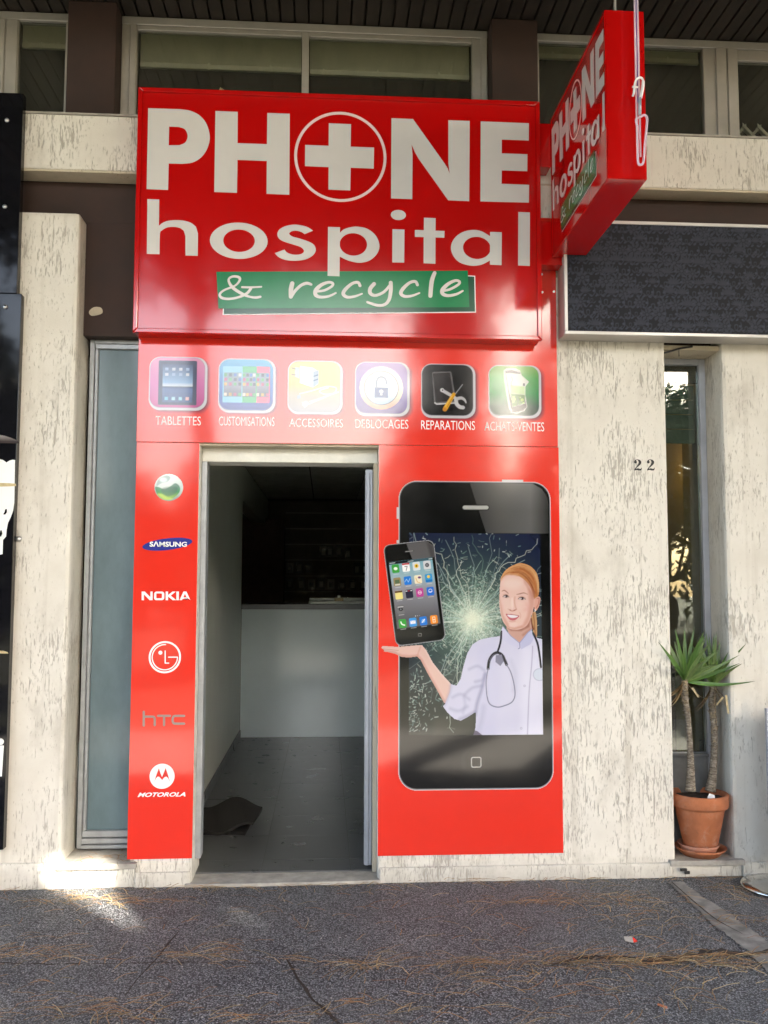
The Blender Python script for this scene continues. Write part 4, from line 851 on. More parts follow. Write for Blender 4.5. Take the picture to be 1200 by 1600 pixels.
# ================================================================== BRAND PANEL (left of the door)
bp = thing('brand_panel', 'tall narrow red panel left of the door listing six phone makers', 'sign panel', (-0.83, 0, 0.135))
MB().box(-0.996, -0.668, 0.0005, FR - 0.001, 0.135, 2.281).build('board', M['red'], bp, 0.0012, seg=1)
Y1 = -0.0003
k = [(-.8233,2.0426),(-.7475,2.0433),(-.8218,1.9716)]; cx, cz = k[0]; rr = k[1][0] - cx
A = Art(cx - rr * 1.05, cx + rr * 1.05, cz - rr * 1.05, cz + rr * 1.05, 0.0020)
A.ell(cx, cz, rr, rr * .96, vgrad([(cz - rr, (120, 150, 130)), (cz - .2 * rr, (200, 215, 215)), (cz + rr, (235, 240, 242))]), base=True)
V = lambda u, v: (cx + u * rr, cz + v * rr)
A.poly([V(-.95, 0), V(-.7, .02), V(-.3, -.12), V(.1, .08), V(.45, .30), V(.75, .05), V(.72, -.35), V(.3, -.75), V(-.3, -.85), V(-.75, -.55)], vgrad([(cz - .8 * rr, (150, 190, 70)), (cz - .3 * rr, (30, 140, 80)), (cz + .2 * rr, (90, 130, 120))]), smooth=True, soft=.006)
A.poly([V(-.5, -.1), V(.1, .05), V(.6, .0), V(.5, -.4), V(.0, -.6), V(-.4, -.45)], (40, 96, 82), smooth=True, soft=.012, a=.7)
A.poly([V(-.85, .1), V(-.7, .6), V(-.2, .85), V(.1, .70), V(-.1, .40), V(-.5, .3)], (140, 165, 170), smooth=True, soft=.008, a=.85); A.ell(*V(-.38, .52), .25 * rr, .16 * rr, (215, 232, 235), soft=.012, a=.9)
A.poly([V(-.75, -.5), V(-.2, -.85), V(.3, -.8), V(-.1, -.68), V(-.5, -.45)], (190, 220, 90), soft=.01, a=.8, smooth=True)
A.build('brand_emblem', Y1 - 0.0003, M['print'], bp, 'silver and green round swirl emblem')
k = [(-.8248,1.7436),(-.6968,1.7607),(-.8295,1.7758),(-.9165,1.7302),(-.7235,1.7576)]
cut('brand_emblem', [ellipse(k[0][0], k[0][1], 0.130, 0.0310, 48, 0.125)], Y1, M['blue_print'], bp, 0.0006)['label'] = 'blue ellipse behind white lettering'
lettering('S\u039bMSUNG', (k[3][0], k[4][0], k[3][1], k[4][1]), Y1 - 0.0004, M['white_print'], bp, offset=0.030)
def pcs(polys): return polys
NK = [[(-.9512,1.4513),(-.9522,1.496),(-.9361,1.4961),(-.9067,1.4671),(-.9073,1.4961),(-.8958,1.4961),(-.8948,1.4514),(-.9098,1.4514),(-.9398,1.481),(-.9391,1.4513)], [(-.8284,1.4963),(-.8163,1.4963),(-.8159,1.4777),(-.7932,1.4963),(-.7759,1.4964),(-.802,1.4748),(-.7727,1.4515),(-.7911,1.4515),(-.8158,1.4707),(-.8154,1.4515),(-.8275,1.4515)], [(-.7735,1.4964),(-.7603,1.4964),(-.7594,1.4516),(-.7727,1.4515)]]
NA = [[(-.7565,1.4516),(-.7366,1.4964),(-.7215,1.4965),(-.7004,1.4516),(-.7137,1.4516),(-.7288,1.4848),(-.7366,1.4667),(-.7198,1.4668),(-.7156,1.4592),(-.7399,1.4592),(-.7432,1.4516)]]
NO = [(-.8879,1.4514),(-.8353,1.4963),(-.8761,1.4613),(-.8472,1.4863)]
ro = [rrect(NO[0][0], NO[1][0], NO[0][1], NO[1][1], .013), rrect(NO[2][0], NO[3][0], NO[2][1], NO[3][1], .004)]
cut('lettering', NK + NA + ro, Y1, M['white_print'], bp, 0.0006)
# LG: ring, inner arc, L, G bar and dot
k = [(-.8256,1.1567),(-.7428,1.1565),(-.7605,1.1565),(-.8069,1.1566),(-.8246,1.1888),(-.8233,1.1262),(-.8052,1.1261),(-.849,1.1798),(-.8383,1.1797)]
cx, cz = k[0]; R1 = k[1][0] - cx; R2 = k[2][0] - cx; kw = R1 / 155
lg = MB()
stroke_mb(lg, ellipse(cx, cz, R1 - 9 * kw, R1 - 9 * kw, 40) + [ (cx + R1 - 9 * kw, cz)], 18 * kw, Y1, .0006, n=2)
stroke_mb(lg, [(cx + R2 * math.cos(a), cz + R2 * math.sin(a)) for a in np.linspace(math.radians(88), math.radians(358), 30)], 11 * kw, Y1, .0007, n=2)
stroke_mb(lg, [(cx + R2, cz), k[3]], 11 * kw, Y1, .0008, n=1); stroke_mb(lg, [k[4], k[5]], 11 * kw, Y1, .0007, n=1); stroke_mb(lg, [k[5], k[6]], 11 * kw, Y1, .0008, n=1)
lg.add([(k[7][0] + 19 * kw * math.cos(t_), Y1 - .0007, k[7][1] + 19 * kw * math.sin(t_)) for t_ in np.linspace(0, 2 * math.pi, 17)[:-1]], [tuple(range(16))])
lg.build('brand_emblem', M['white_print'], bp)['label'] = 'white circled face-like LG emblem'
ht = MB()
for pts in ([(-.9274,.8776),(-.9258,.8078)], [(-.9268,.8527),(-.8813,.8524),(-.8738,.8482),(-.8704,.8375),(-.8698,.8095)], [(-.8539,.8565),(-.7934,.8561)], [(-.8236,.8563),(-.8227,.8091)], [(-.7211,.8551),(-.7679,.8554),(-.7773,.8491),(-.7792,.8364),(-.7768,.8226),(-.7671,.8161),(-.7203,.8158)]):
    stroke_mb(ht, pts, 22 * kw, Y1, .0006 + .0001 * (len(ht.v) % 3), n=2)
ht.build('lettering', M['grey_print'], bp)
k = [(-.8274,.5499),(-.764,.5492),(-.9493,.4466),(-.7069,.4688)]
cx, cz = k[0]; cut('brand_emblem', [ellipse(cx, cz, k[1][0] - cx, k[1][0] - cx, 48)], Y1, M['white_print'], bp, 0.0006)['label'] = 'white disc with red bat-wing M'
BW = [(-.8663,.5209),(-.857,.5555),(-.8441,.5921),(-.8361,.5657),(-.8278,.5457),(-.8193,.5666),(-.8103,.5917),(-.7969,.5559),(-.7872,.5211),(-.7955,.539),(-.8041,.5475),(-.8125,.5466),(-.8198,.5404),(-.8264,.531),(-.8345,.5405),(-.8421,.5479),(-.8505,.548),(-.8588,.5387)]
cut('bat_wing', [BW], Y1 - 0.0007, M['red_print'], bp, 0.0006)
lettering('MOTOROLA', (k[2][0], k[3][0], k[2][1], k[3][1]), Y1, M['white_print'], bp, offset=0.032, shear=0.35)

# ================================================================== DAMASK SIGN at right
ds = thing('damask_sign', 'wide dark sign with grey-blue damask flower pattern and pale metal frame, upper right', 'sign', (2.2, -0.08, 2.866))
DX0, DX1, DZ0, DZ1, DY = 1.2635, 3.9, 2.866, 3.492, -0.155
MB().box(DX0 + 0.004, DX1, DY + 0.014, 0.003, DZ0 + 0.004, DZ1 - 0.004).build('sign_box', M['alu'], ds, 0.003)
f = MB(); fw = 0.017
f.box(DX0, DX1, DY - 0.004, DY + 0.0135, DZ1 - fw, DZ1); f.box(DX0, DX1, DY - 0.004, DY + 0.0135, DZ0, DZ0 + fw); f.box(DX0, DX0 + fw, DY - 0.004, DY + 0.0135, DZ0 + fw + .0005, DZ1 - fw - .0005)
f.build('frame', M['cream_letter'], ds, 0.003)
A = Art(DX0 + fw, 2.62, DZ0 + fw, DZ1 - fw, 0.0034); A.a[:] = 1; A.rgb[:] = lin((26, 28, 36)) * .8
def flower(x, z, r, kind):
    c = (50, 54, 66)
    if kind == 0:
        for q in range(8): t_ = q * math.pi / 4 + .2; A.ell(x + .62 * r * math.cos(t_), z + .62 * r * math.sin(t_), .34 * r, .17 * r, c, rot=t_, a=.85)
        A.ell(x, z, .22 * r, .22 * r, c)
    elif kind == 1:
        for q in range(-3, 4): t_ = math.pi / 2 + q * .42; A.ell(x + .55 * r * math.cos(t_), z + .55 * r * math.sin(t_) - .2 * r, .5 * r, .13 * r, c, rot=t_, a=.85)
        A.line([(x - .7 * r, z - .6 * r), (x, z - .3 * r), (x + .7 * r, z - .6 * r)], .1 * r, c, smooth=True, a=.8)
    else:
        for sg in (1, -1):
            A.line([(x + sg * r * (.15 + .55 * u * math.cos(5 * u)), z + r * .6 * u * math.sin(5 * u)) for u in np.linspace(.2, 1.2, 9)], .11 * r, c, smooth=True, a=.8)
            A.ell(x + sg * .5 * r, z - .5 * r, .3 * r, .12 * r, c, rot=sg * .8, a=.8)
cell = 0.064
for j in range(-1, 12):
    for i in range(-1, 23):
        x = DX0 + i * cell + (j % 2) * cell / 2; z = DZ0 + j * cell * .92; r_ = rng.random
        flower(x + rng.normal(0, .006), z + rng.normal(0, .006), .038 * rng.uniform(.75, 1.2), int(rng.integers(3)))
        A.line([(x + .023, z - .027), (x + .039, z - .004), (x + .035, z + .023)], .004, (50, 55, 70), smooth=True); A.ell(x + .032, z + .002, .007, .007, (54, 59, 74))
        A.ell(x + .016, z + .037, .009, .005, (52, 57, 72), rot=.6); A.ell(x - .016, z + .036, .009, .005, (52, 57, 72), rot=-.6)
A.build('damask_face', DY + 0.0005, M['print_dull'], ds)

# ================================================================== BLACK SIGN at far left
kb = thing('black_sign', 'tall glossy black sign board at the left edge with white lettering and torn white shape', 'sign', (-2.1, -0.03, 0.2))
MB().box(-2.75, -1.6245, -0.045, 0.004, 3.055, 4.145).build('upper_board', M['black_gloss'], kb, 0.0015, seg=1)
MB().box(-2.75, -1.600, -0.043, 0.004, 0.205, 3.052).build('lower_board', M['black_gloss'], kb, 0.0015, seg=1)
for x, z in ([(-1.7048,3.9923)])[:1] + [(-1.68, 2.98), (-1.70, 3.52)]:
    m_ = MB(); m_.lathe([(0.0, 0), (0.012, 0.0), (0.011, 0.005), (0.004, 0.008), (0.0, 0.008)], 0, 0, 14); m_.v = [(x + a, -0.0455 - c_, z + b) for a, b, c_ in m_.v]; m_.build('screw', M['steel'], kb, smooth=True)
KY = -0.0435
cut('white_shape', [[(-1.7703,2.1958),(-1.6809,2.1775),(-1.6652,2.1731),(-1.647,2.1605),(-1.6317,2.1708),(-1.6185,2.1746),(-1.6042,2.1738),(-1.601,1.9505),(-1.6054,1.9095),(-1.6175,1.873),(-1.6291,1.8479),(-1.6353,1.8093),(-1.6365,1.7775),(-1.6513,1.7593),(-1.6511,1.6869),(-1.7515,1.6594)]], KY, M['white_print'], kb, 0.0008)
cut('black_mark', [[(-1.6544,1.8909),(-1.6474,1.9046),(-1.6447,1.9174),(-1.6376,1.9183),(-1.6362,1.9024),(-1.6438,1.8901)], [(-1.672,1.7818),(-1.6649,1.8091),(-1.6606,1.81),(-1.6555,1.791),(-1.662,1.7751)]], KY - 0.0009, M['black_gloss'], kb, 0.0006)
cut('tape', [[(-1.7476,2.0514),(-1.6767,2.0539),(-1.6279,2.0526),(-1.5958,2.0501),(-1.5941,2.0383),(-1.6318,2.0361),(-1.6761,2.0343),(-1.7469,2.0323)]], KY - 0.0009, M['tape'], kb, 0.0006)
A = Art(-1.75, -1.575, 2.26, 2.335, 0.0022); q = [(-1.7701,2.3153),(-1.6852,2.3049),(-1.6448,2.2962),(-1.6042,2.2815),(-1.5896,2.2715),(-1.5818,2.2532),(-1.5874,2.2448),(-1.6166,2.2518),(-1.6566,2.25),(-1.7012,2.2517),(-1.7679,2.2532)]
A.poly(q, vgrad([(2.27, (60, 52, 52)), (2.30, (150, 142, 140)), (2.33, (110, 104, 104))]), base=True, smooth=True); A.line(q[2:5], .004, (70, 64, 64)); A.line(q[6:9], .004, (205, 200, 198)); A.build('grey_tip', KY - 0.0018, M['print'], kb)
cut('lettering', [[(-1.6633,.7197),(-1.6128,.7193),(-1.6172,.5669),(-1.6581,.5674)]], KY, M['white_print'], kb, 0.0008)
k = [(-1.6293,.7385),(-1.6119,.7384)]; cut('lettering', [ellipse(k[0][0], k[0][1], .0165, .0165, 20)], KY, M['white_print'], kb, 0.0008)
cut('tape', [[(-1.7114,1.1975),(-1.6287,1.194),(-1.6094,1.1875),(-1.606,1.1811),(-1.7109,1.1813)]], KY, M['tape'], kb, 0.0006)
m_ = MB(); k = [(-1.5879,1.7672)]; m_.lathe([(0.0, 0), (0.016, 0.0), (0.015, 0.010), (0.010, 0.016), (0.0, 0.017)], 0, 0, 16); m_.v = [(k[0][0] + a, FR - 0.002 - c_, k[0][1] + b) for a, b, c_ in m_.v]
wb_ = m_.build('wall_bolt', M['steel'], None, smooth=True, at=(k[0][0], FR, k[0][1])); tag(wb_, 'round steel bolt head in the left plaster pillar beside the black sign', 'bolt')

# ================================================================== HOUSE NUMBER
hn = thing('house_number', 'black numerals 22 painted on the middle plaster pillar', 'house number', (1.74, 0, 2.2))
two = [(3, 18), (3, 12), (7, 5), (14, 1), (24, 0), (35, 3), (42, 11), (42, 20), (36, 29), (25, 38), (14, 47), (12, 50), (24, 48), (34, 51), (40, 50), (42, 45), (45, 45), (43, 56), (38, 60), (28, 60), (16, 57), (8, 60), (3, 60), (4, 53), (14, 40), (24, 27), (28, 17), (26, 7), (21, 3), (14, 4), (15, 9), (18, 13), (16, 20), (10, 23)]
for bx0 in [(1.6789,2.1595),(1.7506,2.1603)]:
    o = cut('numeral', [[(bx0[0] + x / 3.3324 * .0034, bx0[1] + (60 - z) / 3.3324 * .0034) for x, z in two]], FR - 0.0005, M['ink'], hn, 0.0015)

# ================================================================== POSTER PANEL right of the door
pp = thing('poster_panel', 'red panel right of the door with huge printed phone and doctor', 'sign panel', (0.77, 0, 0.13))
MB().box(0.284, 1.2625, 0.0005, FR - 0.001, 0.131, 2.281).build('board', M['red'], pp, 0.0012, seg=1)
ST = 0.0027
# --- the big phone
k = [(.3919,2.088),(1.2169,2.0959),(1.2159,.4549),(.3875,.4668)]; px0, px1 = (k[0][0] + k[3][0]) / 2, (k[1][0] + k[2][0]) / 2; pz1, pz0 = (k[0][1] + k[1][1]) / 2, (k[2][1] + k[3][1]) / 2
A = Art(px0 - .012, px1 + .012, pz0 - .012, pz1 + .012, ST); RR = 0.098
A.poly(rrect(px0, px1, pz0, pz1, RR, 10), (222, 222, 226), base=True); A.poly(rrect(px0 + .0035, px1 - .0035, pz0 + .004, pz1 - .0035, RR - .003, 10), (150, 150, 156)); A.poly(rrect(px0 + .0075, px1 - .0075, pz0 + .009, pz1 - .0075, RR - .007, 10), (10, 10, 12))
for a in ([(.9483,2.1024),(1.0687,2.0922)], [(.3787,1.9492),(.3899,1.8846)], [(.3789,1.7734),(.3901,1.7546)]): A.poly([(a[0][0], a[0][1]), (a[1][0], a[0][1]), (a[1][0], a[1][1]), (a[0][0], a[1][1])], (200, 200, 205), base=True)
gl = [(.775,2.0804),(.8055,2.083),(1.1175,2.0814),(1.1685,2.0514),(1.1965,2.0064),(1.2039,1.9557),(1.2046,1.8116),(.8627,1.8118)]
xs_ = [q[0] for q in gl]
A.poly(gl, lambda X, Z: np.stack([np.interp(X, [min(xs_), max(xs_) - .10, max(xs_)], [lin((64, 64, 66))[0], lin((120, 120, 122))[0], lin((52, 52, 54))[0]]) * np.interp(Z, [1.93, 2.17], [.55, 1.0])] * 3, -1))
a = [(.7462,1.9487),(.8658,1.9496)]; A.line(a, .030, (20, 20, 20)); A.line(a, .020, (176, 176, 172)); A.ell(*([(.6641,1.9458)][0]), .006, .006, (26, 26, 40))
hb = [(.8024,.6046),(.8289,.6044)]; hr = (hb[1][0] - hb[0][0]) * 1.03; A.ell(*hb[0], hr * 2.9, hr * 2.9, (34, 34, 34), soft=.01); A.ell(hb[0][0] + hr * .35, hb[0][1], hr * 2.7, hr * 2.9, (12, 12, 13), soft=.02)
A.poly(rrect(hb[0][0] - hr, hb[0][0] + hr, hb[0][1] - hr, hb[0][1] + hr, hr * .35), (190, 188, 184)); A.poly(rrect(hb[0][0] - hr * .84, hb[0][0] + hr * .84, hb[0][1] - hr * .84, hb[0][1] + hr * .84, hr * .28), (14, 14, 14))
# shattered screen
SC = [(.4457,1.8115),(1.1546,1.8091),(1.1623,.7408),(.4462,.7498)]; zz = lambda y: 2.2515 - 0  # placeholder
sz1, sz0 = (SC[0][1] + SC[1][1]) / 2, (SC[2][1] + SC[3][1]) / 2
A.poly(SC, vgrad([(sz0, (52, 54, 50)), (sz0 + .18, (40, 46, 48)), (sz0 + .35, (22, 30, 48)), (sz1 - .4, (20, 28, 52)), (sz1, (24, 30, 58))]))
A.poly([(.5782,.8296),(.7993,.8606),(.7932,.7459),(.578,.7477)], (66, 66, 60), soft=.05, a=.8)
cr = [(.785,1.3523)][0]; full = A.a.copy()
X, Z = A.X, A.Z; ins = (X > SC[0][0] + .002) & (X < (SC[1][0] + SC[2][0]) / 2) & (Z > sz0) & (Z < sz1)
D = np.hypot(X - cr[0], (Z - cr[1])); before = A.rgb.copy()
rg = np.random.default_rng(5)
gl_ = np.exp(-(D / .10) ** 2)[..., None]; A.rgb = A.rgb * (1 - gl_ * .85) + lin((214, 224, 205)) * .86 * gl_ * .85
gl2 = (np.exp(-(D / .26) ** 2) * .55)[..., None]; A.rgb = A.rgb * (1 - gl2) + lin((120, 150, 130)) * .86 * gl2
def clipd(pts): return [p_ for p_ in pts if SC[0][0] < p_[0] < SC[2][0] + .02 and sz0 < p_[1] < sz1]
shade = [(212, 226, 214), (176, 204, 188), (140, 176, 160), (232, 238, 222), (20, 30, 38)]
NR = 150; rays = np.sort(rg.uniform(0, 2 * math.pi, NR)); reach = .05 + rg.exponential(.17, NR)
for t0, rr_ in zip(rays, reach):                                 # rays running out from the blow
    pts = []; t_ = t0
    for r in np.arange(.008, min(rr_, .62), .022): t_ += rg.normal(0, .035); pts.append((cr[0] + r * math.cos(t_), cr[1] + r * math.sin(t_)))
    pts = clipd(pts)
    if len(pts) > 1: A.line(pts, (.0034, .0012), shade[rg.integers(4)], a=rg.uniform(.35, .9))
for n_ in range(1500):                                           # short chords bridging neighbouring rays
    r = abs(rg.normal(0, .17)) + .01; t0 = rg.uniform(0, 2 * math.pi); dt = rg.uniform(.05, .17) * (.12 / (r + .06) + .35)
    pts = clipd([(cr[0] + (r + rg.normal(0, .003)) * math.cos(t0 + u * dt), cr[1] + (r + rg.normal(0, .003)) * math.sin(t0 + u * dt)) for u in (0, .5, 1)])
    if len(pts) > 1: A.line(pts, rg.uniform(.0012, .0030), shade[rg.integers(5)], a=rg.uniform(.25, .85) * math.exp(-r * 1.2))
for n_ in range(2300):                                           # splintered facets
    r = abs(rg.normal(0, .125)) + .004; t0 = rg.uniform(0, 2 * math.pi); x, z = cr[0] + r * math.cos(t0), cr[1] + r * math.sin(t0)
    if not (SC[0][0] < x < SC[2][0] and sz0 < z < sz1): continue
    q_ = rg.uniform(.003, .010); an = t0 + rg.normal(0, .5); c_, s2 = math.cos(an), math.sin(an)
    A.poly([(x + q_ * c_, z + q_ * s2), (x - q_ * .3 * s2, z + q_ * .3 * c_), (x - q_ * .7 * c_ + rg.normal(0, .002), z - q_ * .7 * s2)], shade[rg.choice(5, p=[.24, .22, .2, .12, .22])], a=rg.uniform(.3, .9))
gl_ = np.exp(-(D / .055) ** 2)[..., None]; A.rgb = A.rgb * (1 - gl_ * .8) + lin((236, 240, 216)) * .86 * gl_ * .8
for n_ in range(46):                                             # long cracks
    th_ = rg.uniform(0, 2 * math.pi); r0, r1 = rg.uniform(.05, .15), rg.uniform(.30, .62); pts = []
    for u in np.linspace(0, 1, 7): r = r0 + (r1 - r0) * u; t_ = th_ + rg.normal(0, .035) * (u + .3); pts.append((cr[0] + r * math.cos(t_), cr[1] + r * math.sin(t_)))
    A.line(pts, rg.uniform(.0014, .003), (170, 190, 190), a=rg.uniform(.25, .75))
for n_ in range(240):                                            # glass crumbs lower left and upper right
    if rg.random() < .6: x, z = SC[0][0] + abs(rg.normal(0, .075)), sz0 + rg.uniform(0.02, .34)
    else: x, z = SC[0][0] + rg.uniform(0, .66), sz1 - rg.uniform(0, .30)
    t_ = rg.uniform(0, 3.1); ln = rg.uniform(.003, .02); A.line([(x, z), (x + ln * math.cos(t_), z + ln * math.sin(t_))], rg.uniform(.0015, .004), [(170, 195, 190), (110, 140, 140), (210, 220, 215)][rg.integers(3)], a=rg.uniform(.3, .9))
A.rgb = np.where(ins[..., None], A.rgb, before); A.a = full
A.build('printed_phone', -0.0006, M['print'], pp, 'large printed black phone with a shattered screen')
# --- the doctor
W = Art(0.30, (SC[1][0] + SC[2][0]) / 2 + .001, sz0, 2.02, 0.0022)
skin, skin_s, skin_d = (242, 204, 186), (216, 158, 136), (186, 124, 100)
def S_(pts, col, **k_): W.poly(pts, col, **k_)
# ponytail behind
S_([(1.1134,1.3926),(1.1285,1.3897),(1.1333,1.3569),(1.1359,1.3123),(1.1332,1.2618),(1.1265,1.2559),(1.1167,1.2708),(1.1064,1.3004),(1.0929,1.3153),(1.0901,1.3361),(1.104,1.3688)], (206, 160, 110), smooth=True, base=True)
W.line([(1.1133,1.3837),(1.1189,1.342),(1.1215,1.2975),(1.1257,1.2618)], .006, (160, 104, 62), smooth=True, soft=.006); W.line([(1.1009,1.3539),(1.1036,1.3272),(1.1124,1.3004)], .012, (120, 62, 40), smooth=True, soft=.008)
# neck
S_([(.972,1.3523),(1.099,1.3523),(1.1064,1.2971),(1.0814,1.2695),(1.0383,1.2288),(.9915,1.2586),(.9671,1.3027)], (216, 170, 150), smooth=False, base=True); W.poly([(.9672,1.3137),(.9917,1.2916),(1.0478,1.2894),(1.093,1.3103),(1.099,1.3523),(.9675,1.3523)], (150, 92, 70), soft=.016, a=.75); W.line([(1.0589,1.2695),(1.0985,1.2993)], .012, (170, 116, 96), soft=.012, a=.6)
# arm and hand
ARM = [(.2983,1.2039),(.3049,1.2126),(.3467,1.2114),(.3853,1.2081),(.435,1.2124),(.4847,1.2166),(.5168,1.2177),(.54,1.1903),(.5731,1.1281),(.6228,1.0658),(.6736,1.0112),(.6668,.9569),(.6533,.9005),(.6313,.9137),(.595,.9789),(.5454,1.0661),(.5068,1.1391),(.4902,1.1555),(.446,1.1502),(.4041,1.1547),(.3744,1.1689),(.3358,1.1788),(.3094,1.1821),(.3138,1.1908),(.3028,1.1974)]
S_(ARM, skin, base=True)
W.line([(.3138,1.1821),(.3744,1.1733),(.4074,1.1601),(.446,1.1557),(.4924,1.1599),(.5123,1.1391),(.5509,1.0661),(.6005,.9789),(.6357,.9158)], .012, skin_s, soft=.014, a=.8); W.line([(.3028,1.1974),(.3468,1.1929),(.3909,1.1885)], .0035, (206, 150, 134), a=.8); W.line([(.3116,1.1886),(.349,1.1853),(.3821,1.1798)], .003, (214, 160, 146), a=.7); W.line([(.5068,1.2046),(.4957,1.1751),(.4902,1.1577)], .006, skin_s, soft=.008, a=.6); W.line([(.5367,1.1881),(.5698,1.127),(.6184,1.0658),(.6647,1.0112)], .008, (250, 226, 212), soft=.012, a=.7)
# coat
COAT = [(.9493,1.3192),(.9379,1.2917),(.931,1.2642),(.8795,1.2576),(.8236,1.2456),(.7844,1.2205),(.7563,1.1745),(.7338,1.1003),(.7202,1.0403),(.6979,1.0045),(.6692,1.0134),(.6635,.9699),(.639,.9115),(.6246,.8964),(.6499,.8616),(.6863,.8289),(.7216,.8189),(.7571,.8371),(.7993,.8628),(.8013,.8281),(.7967,.7794),(.7854,.7438),(1.1879,.7362),(1.1936,1.2418),(1.1374,1.2529),(1.1117,1.2695),(1.1053,1.3004),(1.0837,1.2838),(1.0383,1.2288),(.9915,1.2663)]
S_(COAT, (226, 226, 242), base=True); ct_ = lambda p, w, c=(158, 158, 192), a=.55, so=.020: W.line(p, w, c, soft=so, a=a, smooth=True)
W.poly([(1.0471,1.209),(1.1709,1.2198),(1.1656,.7408),(1.0429,.7418)], (238, 238, 250), soft=.06, a=.9); W.poly([(.8122,1.2095),(.9017,1.2422),(.9449,1.023),(.8985,.7516),(.8098,.7523)], (220, 220, 240), soft=.06, a=.8)
ct_([(.8538,1.0649),(.8333,.9854),(.8084,.9094),(.7992,.8498)], .012, (140, 140, 176), .7); ct_([(.8001,1.0237),(.8391,1.0344),(.8504,1.0616)], .010); ct_([(.7443,.9586),(.7833,.9911),(.8334,1.0017)], .010); ct_([(.7671,1.0892),(.8117,1.1055),(.8472,1.0835)], .009); ct_([(.6778,.9427),(.7221,.9587),(.7664,.9313)], .010, a=.5); ct_([(.6666,.8831),(.7107,.872),(.7551,.8934)], .012, a=.5); ct_([(.6692,1.0112),(.6624,.9677),(.6357,.905)], .008, (160, 160, 190)); ct_([(.7387,.9424),(.7441,.9043),(.7328,.861)], .008, a=.4); ct_([(.7161,.8287),(.7571,.8446),(.7949,.865)], .014, (136, 136, 172), .6)
ct_([(1.1089,1.2089),(1.1023,1.11),(1.0874,.9677),(1.0764,.7447)], .005, (160, 160, 190), .8, .006); ct_([(.9904,1.1323),(1.0123,1.0665),(1.0059,.9791)], .016, a=.25, so=.03); ct_([(.8439,.8929),(.8324,.8279),(.8098,.7523)], .02, a=.3, so=.03)
W.poly([(.9504,1.317),(.9424,1.2862),(.9332,1.2532),(.9911,1.2179),(1.0336,1.2002),(1.0383,1.2288),(.9915,1.2663)], (222, 222, 242)); W.poly([(1.1053,1.3004),(1.0837,1.2838),(1.0383,1.2288),(1.047,1.1925),(1.0977,1.2199),(1.1172,1.2529)], (206, 208, 234)); W.line([(.9504,1.3137),(.9915,1.2641),(1.0383,1.2266)], .004, (160, 160, 190)); W.line([(1.0383,1.2266),(1.0837,1.2816),(1.1053,1.2982)], .004, (160, 160, 190)); W.line([(1.0383,1.2266),(1.0403,1.2002),(1.0313,1.1958)], .004, (140, 140, 176))
W.poly([(.7856,.7741),(.8099,.7653),(.8374,.7434),(.7832,.7439)], (120, 112, 128))
for q in [(1.0631,1.0006),(1.0433,.7786)]: W.ell(*q, .0065, .0065, (186, 186, 208)); W.ell(q[0], q[1], .004, .004, (224, 224, 240))
# face
FACE = [(.9423,1.5818),(.9353,1.5415),(.932,1.4997),(.9298,1.4461),(.9314,1.4104),(.9363,1.3807),(.9481,1.3421),(.966,1.3154),(.9855,1.302),(1.0096,1.2967),(1.0368,1.2984),(1.0641,1.3088),(1.0839,1.3272),(1.1009,1.3629),(1.114,1.3986),(1.1245,1.4463),(1.122,1.4941),(1.0936,1.5419),(1.062,1.5717),(1.0242,1.5866),(.9727,1.5939)]
S_(FACE, skin, smooth=True, base=True)
W.poly([(1.0842,1.5179),(1.1235,1.4941),(1.1198,1.4284),(1.1072,1.3867),(1.0885,1.3331),(1.0641,1.3088),(1.0521,1.3153),(1.0798,1.3688),(1.0925,1.4284)], skin_s, soft=.020, a=.75); W.poly([(.9324,1.4759),(.9408,1.3747),(.966,1.3169),(.9855,1.3026),(.9797,1.3272),(.9528,1.3718),(.9412,1.4312)], skin_s, soft=.014, a=.7); W.poly([(.9675,1.3139),(1.0096,1.2967),(1.0641,1.3079),(1.0521,1.3198),(1.0097,1.3088)], skin_s, soft=.012, a=.8)
W.ell(*([(1.0727,1.4164)][0]), .026, .022, (232, 172, 156), soft=.03, a=.4); W.ell(*([(.9517,1.4223)][0]), .012, .020, (232, 176, 160), soft=.022, a=.4); W.ell(*([(1.0026,1.5416)][0]), .05, .028, (250, 226, 210), soft=.04, a=.7); W.ell(*([(1.0002,1.4372)][0]), .007, .030, (252, 228, 212), soft=.012, a=.8); W.ell(*([(1.0068,1.3228)][0]), .022, .012, (248, 216, 200), soft=.014, a=.6)
W.line([(1.0156,1.47),(1.0124,1.4462),(1.0167,1.4224),(1.022,1.4075)], .005, (206, 150, 128), soft=.008, smooth=True, a=.7); W.line([(.9779,1.4074),(.9863,1.4015),(.9998,1.3962),(1.015,1.4),(1.0232,1.406)], .0045, (190, 120, 104), soft=.005, smooth=True, a=.9); W.line([(.9863,1.403),(.9917,1.4009)], .004, (140, 70, 60), a=.8); W.line([(1.0089,1.4),(1.0159,1.4021)], .004, (140, 70, 60), a=.8)
